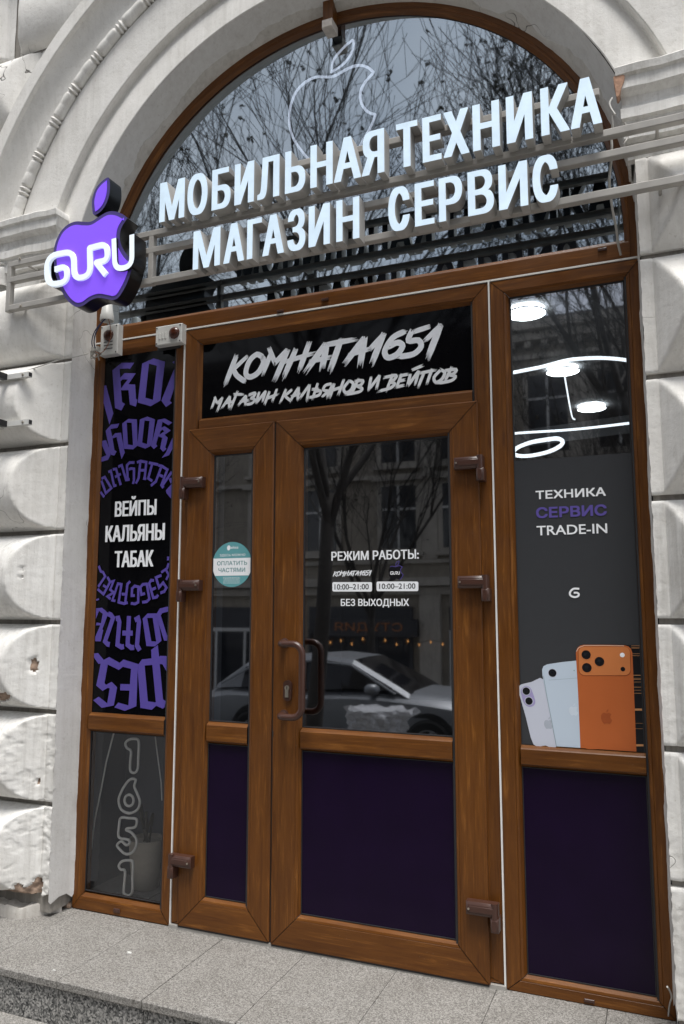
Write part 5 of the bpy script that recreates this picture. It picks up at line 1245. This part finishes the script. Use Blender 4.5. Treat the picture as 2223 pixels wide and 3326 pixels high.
# neon house number in the low left window
NN = thing("neon_number", "unlit white neon digits 1651 stacked upright in the low left window", "neon sign", (-0.8, 0.065, 0.45))
YN = 0.065
def nl(P, o=2060): return smoothpoly([(w.x, YN, w.z) for w in (W(p[0] * z6, o + p[1] * z6, YN) for p in P)], True, 4)
for P, o in (([(1280, 1110), (1312, 1075), (1370, 1065), (1415, 1090), (1412, 1250), (1405, 1370), (1372, 1412), (1330, 1390), (1330, 1290), (1336, 1190), (1295, 1158)], 2060), ([(1330, -90), (1385, -85), (1370, -20), (1402, 60), (1427, 140), (1400, 220), (1320, 255), (1240, 220), (1210, 130), (1232, 50), (1275, -30)], 2560),
             ([(1235, 302), (1310, 305), (1385, 312), (1396, 350), (1375, 398), (1300, 410), (1290, 428), (1340, 452), (1392, 520), (1385, 600), (1345, 658), (1280, 670), (1222, 622), (1195, 578), (1240, 542), (1288, 580), (1322, 560), (1308, 525), (1228, 510), (1208, 470), (1218, 360)], 2560),
             ([(1213, 790), (1245, 745), (1320, 735), (1356, 760), (1352, 900), (1350, 1050), (1318, 1092), (1272, 1080), (1262, 1040), (1276, 850), (1232, 828)], 2560)):
    smooth_angle(MB().tube(nl(P, o), 0.0062, 8, closed=True).build("digit_tube", M['neon_off'], NN), 70)
smooth_angle(MB().tube(nl([(1317 + 46 * cos(a), 125 + 58 * sin(a)) for a in [2 * pi * i / 8 for i in range(8)]], 2560), 0.0062, 8, closed=True).build("digit_tube", M['neon_off'], NN), 70)
mb = MB()
mb.tube([tuple(W(1160 * z6, 2060 + 1010 * z6, .1)), tuple(W(1085 * z6, 2060 + 1300 * z6, .1)), tuple(W(1035 * z6, 2560, .1)), tuple(W(965 * z6, 2560 + 330 * z6, .1)), tuple(W(922 * z6, 2560 + 690 * z6, .09))], 0.004, 6)
mb.tube([tuple(W(*q, .12)) for q in ((505, 2392), (512, 2450), (524, 2540), (527, 2600))], 0.003, 6).build("lead_wire", M['neon_off'], NN)
# beige pot with dry stems
a, b = W(437, 2716, .22), W(530, 2716, .22); zt, zb_ = a.z, W(480, 2884, .22).z
cx_ = a.x + 0.075; 
PT = thing("plant_pot", "beige tapering pot with dry stems behind the neon number", "pot", (cx_, 0.22, zb_))
hh = zt - zb_
smooth_angle(MB().lathe([(0.0005, 0), (0.055, 0.0), (0.066, hh * .05), (0.080, hh * .6), (0.086, hh), (0.080, hh), (0.076, hh - .02), (0.0005, hh - .02)], (cx_, 0.22, zb_), 32).build("pot", M['pot'], PT), 50)
MB().box(cx_ - .1, cx_ + .1, .12, .32, 0.05, zb_ - .001).build("stand", M['int_ceiling'], PT)
mb = MB(); rnd = random.Random(3)
for i in range(7):
    e = (cx_ + rnd.uniform(-.05, .05), 0.22 + rnd.uniform(-.04, .04), zt + rnd.uniform(.05, .16)); mb.tube([(cx_ + rnd.uniform(-.03, .03), 0.22, zt - .03), e], [0.004, 0.007], 6)
mb.build("stems", M['stem'], PT)

# ------------------------------------------------------------------ the street behind the camera, seen in the glass
GZ = -1.5                                             # far pavement level
OB = thing("opposite_building", "three storey ochre grey building with cornices and tall windows across the street", "building", (0, -17, GZ))
X0, X1, YO_, ZT = -34.0, 22.0, -16.6, 8.6
MB().box(X0, X1, YO_ - 8, YO_, GZ - .2, ZT).build("wall", M['opp_wall'], OB)
mb = MB()
for (z, h, d) in ((8.40, 0.22, 0.55), (8.17, 0.2, 0.35), (7.75, 0.12, 0.12), (4.85, 0.1, 0.2), (1.95, 0.22, 0.35), (1.72, 0.2, 0.16), (2.55, 0.1, 0.12)): mb.box(X0, X1, YO_ + .002, YO_ + d, z, z + h)
x = X0 + .3
while x < X1:
    mb.box(x, x + .16, YO_ + .003, YO_ + .3, 8.0, 8.165); x += 0.42
mb.build("cornice", M['opp_trim'], OB)
MB().box(X0 - .2, X1 + .2, YO_ - 8, YO_ + .45, ZT + .025, ZT + .12).build("roof", M['roof'], OB)
mb = MB()
for i in range(int((X1 - X0) / 4)):
    x = X0 + 2 + i * 4.0
    mb.box(x - .28, x + .28, YO_ + .003, YO_ + .16, GZ, 1.715).box(x - .22, x + .22, YO_ + .003, YO_ + .1, 2.66, 7.74)
mb.build("pilaster", M['opp_trim'], OB)
for i in range(int((X1 - X0) / 2)):
    x = X0 + 1 + i * 2.0 + (0.15 if (i % 2) == 0 else -0.15)
    for zb_, zt in ((2.95, 4.65), (5.3, 7.3)):
        w = MB().box(x - .62, x + .62, YO_ + .004, YO_ + .09, zb_ - .1, zt + .12).build("window", M['opp_trim'], OB)
        MB().box(x - .48, x + .48, YO_ + .0905, YO_ + .096, zb_, zt).build("pane", M['opp_glass'], w)
        MB().box(x - .03, x + .03, YO_ + .0965, YO_ + .12, zb_, zt).box(x - .48, x + .48, YO_ + .0965, YO_ + .12, zt - .66, zt - .6).build("glazing_bar", M['opp_frame'], w)
        MB().box(x - .72, x + .72, YO_, YO_ + .26, zt + .125, zt + .22).box(x - .7, x + .7, YO_, YO_ + .2, zb_ - .2, zb_ - .105).build("sill", M['opp_trim'], w)
for i in range(int((X1 - X0) / 4) - 1):
    x = X0 + 4 + i * 4.0
    d = MB().box(x - 1.5, x + 1.5, YO_ + .004, YO_ + .06, GZ, 1.4).build("shop_window", M['opp_shop'], OB)
    mb = MB()
    for q in (-1.5, -0.52, 0.45, 1.44): mb.box(x + q, x + q + .07, YO_ + .0605, YO_ + .1, GZ, 0.7)
    mb.box(x - 1.5, x + 1.5, YO_ + .0605, YO_ + .11, 0.7, 0.8); mb.build("glazing_bar", M['opp_frame' if i % 3 else 'opp_shop'], d)
    MB().box(x - 1.4, x + 1.4, YO_ + .0605, YO_ + .065, GZ + .6, 0.65).build("pane", M['opp_glass'], d)
# amber shop sign and string of bulbs over a shop door
sx = -6.6
t = thing("shop_sign", "amber lettering over a shop door across the street, mirrored in the door glass", "sign", (sx, YO_ + .3, .9))
mb = MB()
for pts, tr, ed in word_shape("СТУДИЯ", 0, 1.9, 0, .26, 0.16): mb.add([(sx + 1.9 - a, YO_ + .34, .72 + b) for a, b in pts], tr)
mb.build("lettering", M['amber'], t)
MB().box(sx - .4, sx + 2.3, YO_ + .16, YO_ + .32, .62, 1.08).build("board", M['opp_shop'], t)
t = thing("string_lights", "string of warm bulbs hung under the amber shop sign", "string lights", (sx, YO_ + .5, .5))
mb = MB(); rnd = random.Random(8); wire = []
for i in range(14):
    p = (sx - 1.0 + i * .31, YO_ + .5, .52 - .09 * (i % 2) + rnd.uniform(-.03, .03)); wire.append((p[0], p[1], p[2] + .06)); mb.lathe([(0.0005, -.03), (.02, -.018), (.024, 0), (.015, .03), (.008, .05)], p, 8)
mb.build("bulbs", M['bulb'], t); MB().tube(wire, 0.006, 5).build("flex", M['gasket'], t)

# bare trees on the pavement
def tree(x, y, z, seed, h=9.0, r0=0.15, lean=(0.0, 0.0), fork=2.6, name="street_tree"):
    rnd = random.Random(seed); trunk, limbs, twigs, leaves = MB(), MB(), MB(), MB()
    base = Vector((x, y, z)); top = base + Vector((lean[0], lean[1], fork))
    trunk.tube([base + Vector((0, 0, -0.05)), base + Vector((0, 0, .25)), base.lerp(top, .5) + Vector((.03, .02, 0)), top], [r0 * 1.5, r0 * 1.12, r0 * .95, r0 * .85], 10)
    def grow(p, d, ln, r, lv):
        P = [p]; D = d.copy()
        n = 4 if lv < 3 else 3
        for i in range(n):
            D = (D + Vector((rnd.gauss(0, .11), rnd.gauss(0, .11), rnd.gauss(0.05, .08)))).normalized(); P.append(P[-1] + D * ln / n)
        (limbs if lv < 3 else twigs).tube(P, [max(.0035, r * (1 - .55 * i / n)) for i in range(n + 1)], 6 if lv < 3 else 3, caps=False)
        if lv == 5:
            if rnd.random() < .16:
                q = P[-1]
                for _ in range(3):
                    a, b = Vector((rnd.uniform(-1, 1), rnd.uniform(-1, 1), rnd.uniform(-1, .2))).normalized() * .07, Vector((rnd.uniform(-1, 1), rnd.uniform(-1, 1), 0)).normalized() * .025
                    leaves.add([q - b, q + a * .5 - b * 1.2, q + a, q + a * .5 + b * 1.2], [(0, 1, 2, 3)])
            return
        kids = (5, 5, 5, 4, 4)[lv]
        for i in range(kids):
            t = (i + .6 + rnd.uniform(-.2, .3)) / kids; t = min(1, .25 + .75 * t); j = min(n, max(1, round(t * n)))
            ax = D.orthogonal().normalized(); ax.rotate(Matrix.Rotation(rnd.uniform(0, 2 * pi), 3, D))
            nd = (D * rnd.uniform(.75, 1.1) + ax * rnd.uniform(.35, .75) + Vector((0, 0, .12))).normalized()
            grow(P[j], nd, ln * rnd.uniform(.55, .74), r * .45 * (1.1 - .3 * t), lv + 1)
    for i in range(5):
        a = 2 * pi * i / 5 + rnd.uniform(-.4, .4); sp = rnd.uniform(.25, .62)
        grow(top - Vector((0, 0, rnd.uniform(0, .5))), Vector((cos(a) * sp, sin(a) * sp, 1)).normalized(), h * .36, r0 * .5, 0) if False else grow(top - Vector((0, 0, rnd.uniform(0, .5))), Vector((cos(a) * sp, sin(a) * sp, 1)).normalized(), h * .36, r0 * .55, 1)
    t = thing(name, "", "tree", (x, y, z), "bare street trees")
    tk = trunk.build("trunk", M['bark'], t, True)
    cr = limbs.build("crown", M['bark'], t, True); twigs.build("twigs", M['bark'], cr); leaves.build("withered_leaves", M['leaf'], cr)
    return t
def copy_tree(o, parent=None):
    c = o.copy(); COL.objects.link(c); c.parent = parent
    for ch in list(o.children): copy_tree(ch, c)
    return c
tr1 = tree(-2.55, -6.0, -0.335, 11, 10.0, 0.10, (0.25, 0.1), 3.2); tr1['label'] = "bare street tree with a dark trunk near the kerb, mirrored in the right door"
tr2 = tree(1.9, -6.0, -0.335, 23, 9.0, 0.10, (-0.1, 0.0), 2.8); tr2['label'] = "bare street tree near the kerb, mirrored in the right side of the fanlight"
for src, x, y, rz, sc, lb in ((tr2, -7.2, -5.9, 2.0, 1.05, "bare street tree near the kerb, mirrored at the left end of the fanlight"), (tr1, -4.8, -14.3, 1.0, 0.95, "bare street tree across the road, left of the amber shop sign"),
                              (tr2, 0.6, -14.0, 4.0, 1.1, "bare street tree across the road, mirrored in the right window"), (tr1, -11.5, -14.2, 2.6, 1.0, "bare street tree across the road, far left in the reflection")):
    c = copy_tree(src); c.location = (x, y, -0.335 if y > -10 else GZ); c.rotation_euler = (0, 0, rz); c.scale = (sc, sc, sc); c['label'] = lb

# silver car at the kerb
def car(xf, yc, zr):
    """nose towards +X; xf = x of the front wheel centre"""
    t = thing("parked_car", "silver grey car parked at the kerb, mirrored in the door glass", "car", (xf, yc, zr), None)
    st = [(0.92, .46, .76, .62, .74), (0.86, .30, .84, .72, .84), (0.55, .25, .93, .82, .89), (0.0, .22, .99, .88, .91), (-.55, .20, 1.02, .92, .91), (-1.1, .20, 1.02, .93, .91), (-1.9, .20, 1.0, .90, .91), (-2.7, .20, 1.0, .91, .91), (-3.2, .24, 1.0, .90, .90), (-3.55, .32, .96, .84, .86), (-3.70, .45, .88, .76, .76)]
    vs, k = [], 12
    for (x, zb, zh, zs, hw) in st:
        half = [(0, zh), (hw * .55, zh - .005), (hw * .86, zh - .04), (hw, zs - .03), (hw * 1.01, (zs + zb) / 2), (hw * .97, zb + .05), (hw * .8, zb)]
        for (y, z) in half: vs.append((xf + x, yc + y, zr + z))
        for (y, z) in half[::-1][:-1]: vs.append((xf + x, yc - y, zr + z))
    k = 13; fs = []
    for i in range(len(st) - 1):
        for j in range(k): fs.append((i * k + j, i * k + (j + 1) % k, (i + 1) * k + (j + 1) % k, (i + 1) * k + j))
    fs.append(tuple(range(k))); fs.append(tuple(reversed(range((len(st) - 1) * k, len(st) * k))))
    b = MB().add(vs, fs).build("body", M['car_paint'], t); recalc(b); smooth_angle(b, 32)
    # cabin: belt line, roof line
    sec = [(-.30, 1.0, .95, .80, .80), (-.55, 1.13, 1.02, .77, .82), (-1.20, 1.45, 1.03, .66, .83), (-1.75, 1.50, .99, .62, .83), (-2.4, 1.46, .99, .62, .83), (-3.0, 1.36, .99, .63, .82), (-3.5, 1.02, .96, .70, .76)]
    vs, fs, ms = [], [], []
    for (x, zr_, zb_, hr, hb) in sec:
        row = [(hb, zb_), (hr + .045, zr_ - .07), (hr - .03, zr_ - .012), (0, zr_), (-hr + .03, zr_ - .012), (-hr - .045, zr_ - .075), (-hb, zb_)]
        vs += [(xf + x, yc + y, zr + z) for y, z in row]
    mb = MB(); k = 7
    for i in range(len(sec) - 1):
        for j in range(k - 1):
            q = (i * k + j, i * k + j + 1, (i + 1) * k + j + 1, (i + 1) * k + j)
            glass = (j in (0, 5) and 1 <= i <= 4) or (j in (2, 3) and i in (0, 1)) or (j in (2, 3) and i == 5)
            mb.add([vs[a] for a in q], [(0, 1, 2, 3)], 1 if glass else 0)
    c = mb.build("cabin", [M['car_paint'], M['car_glass']], t); recalc(c)
    for s in (1, -1):
        y = yc + s * .815
        mb = MB()
        for (xa, za, xb, zb_) in ((-.50, .98, -1.22, 1.36), (-1.22, 1.36, -1.85, 1.405), (-1.85, 1.405, -2.75, 1.36), (-2.75, 1.36, -3.35, 1.03)):
            ya = lambda z: yc + s * (.845 - (z - .99) * .36)
            mb.tube([(xf + xa, ya(za), zr + za), (xf + xb, ya(zb_), zr + zb_)], 0.018, 6)
        mb.tube([(xf - 1.95, yc + s * .84, zr + .99), (xf - 1.98, yc + s * .70, zr + 1.40)], .03, 6)
        mb.build("window_trim", M['car_paint'], t)
        m_ = MB().lathe([(.0005, -.075), (.085, -.062), (.115, -.02), (.11, .03), (.07, .07), (.0005, .08)], (xf - .80, yc + s * .98, zr + 1.05), 12).build("wing_mirror", M['car_paint'], t, True)
        MB().box(xf - .86, xf - .76, min(yc + s * .80, yc + s * .95), max(yc + s * .80, yc + s * .95), zr + .985, zr + 1.005).build("mirror_stalk", M['tyre'], m_)
        for hx in (-1.85, -2.75): MB().rbox(xf + hx, xf + hx + .2, min(yc + s * .905, yc + s * .935), max(yc + s * .905, yc + s * .935), zr + .82, zr + .85, .004).build("door_handle", M['rim'], t)
        for wx in (0.0, -2.72):
            cy = yc + s * .80
            ar = MB().lathe([(.0005, .115 * s), (.40, .115 * s), (.405, .09 * s)], (xf + wx, cy, zr + .36), 28, axis='y').build("wheel_arch", M['tyre'], t); recalc(ar)
            w = MB().lathe([(.20, .135 * s), (.30, .15 * s), (.34, .12 * s), (.345, -.08 * s), (.2, -.1 * s)], (xf + wx, cy, zr + .335), 32, axis='y').build("wheel", M['tyre'], t); recalc(w); smooth_angle(w, 40)
            mb = MB().lathe([(.21, .13 * s), (.205, .142 * s), (.185, .135 * s)], (xf + wx, cy, zr + .335), 32, axis='y')
            for i in range(5):
                a = 2 * pi * i / 5; mb.tube([(xf + wx, cy + .135 * s, zr + .335), (xf + wx + .195 * cos(a), cy + .13 * s, zr + .335 + .195 * sin(a))], .026, 6)
            mb.build("rim", M['rim'], w)
        MB().rbox(xf + .70, xf + .90, min(yc + s * .52, yc + s * .72), max(yc + s * .52, yc + s * .72), zr + .56, zr + .66, .01).build("headlight", M['opp_frame'], t)
    return t
car(-1.45, -8.3, -0.80)
# crumpled sack on the pavement
c = (-1.40, -5.2, -0.335)
vs, fs = [], []; n, mrow = 40, 26
for i in range(mrow + 1):
    z = 0.62 * i / mrow
    for k in range(n):
        a = 2 * pi * k / n; r = 0.22 + 0.12 * (z / .62) ** 2 + 0.16 * (abs(fbm(cos(a) * 3.2, sin(a) * 3.2, z * 6, 4)) - .15) * (0.6 + z)
        vs.append((c[0] + r * cos(a), c[1] + r * sin(a) * .8, c[2] + z + (0.06 * fbm(a * 2, 1, 5, 3) if i == mrow else 0)))
for i in range(mrow):
    for k in range(n): fs.append((i * n + k, i * n + (k + 1) % n, (i + 1) * n + (k + 1) % n, (i + 1) * n + k))
fs.append(tuple(range(mrow * n, (mrow + 1) * n)))
tag(MB(c).add(vs, fs).build("sack", M['sack']), "tall crumpled grey sack standing on the pavement, mirrored low in the right door", "sack")
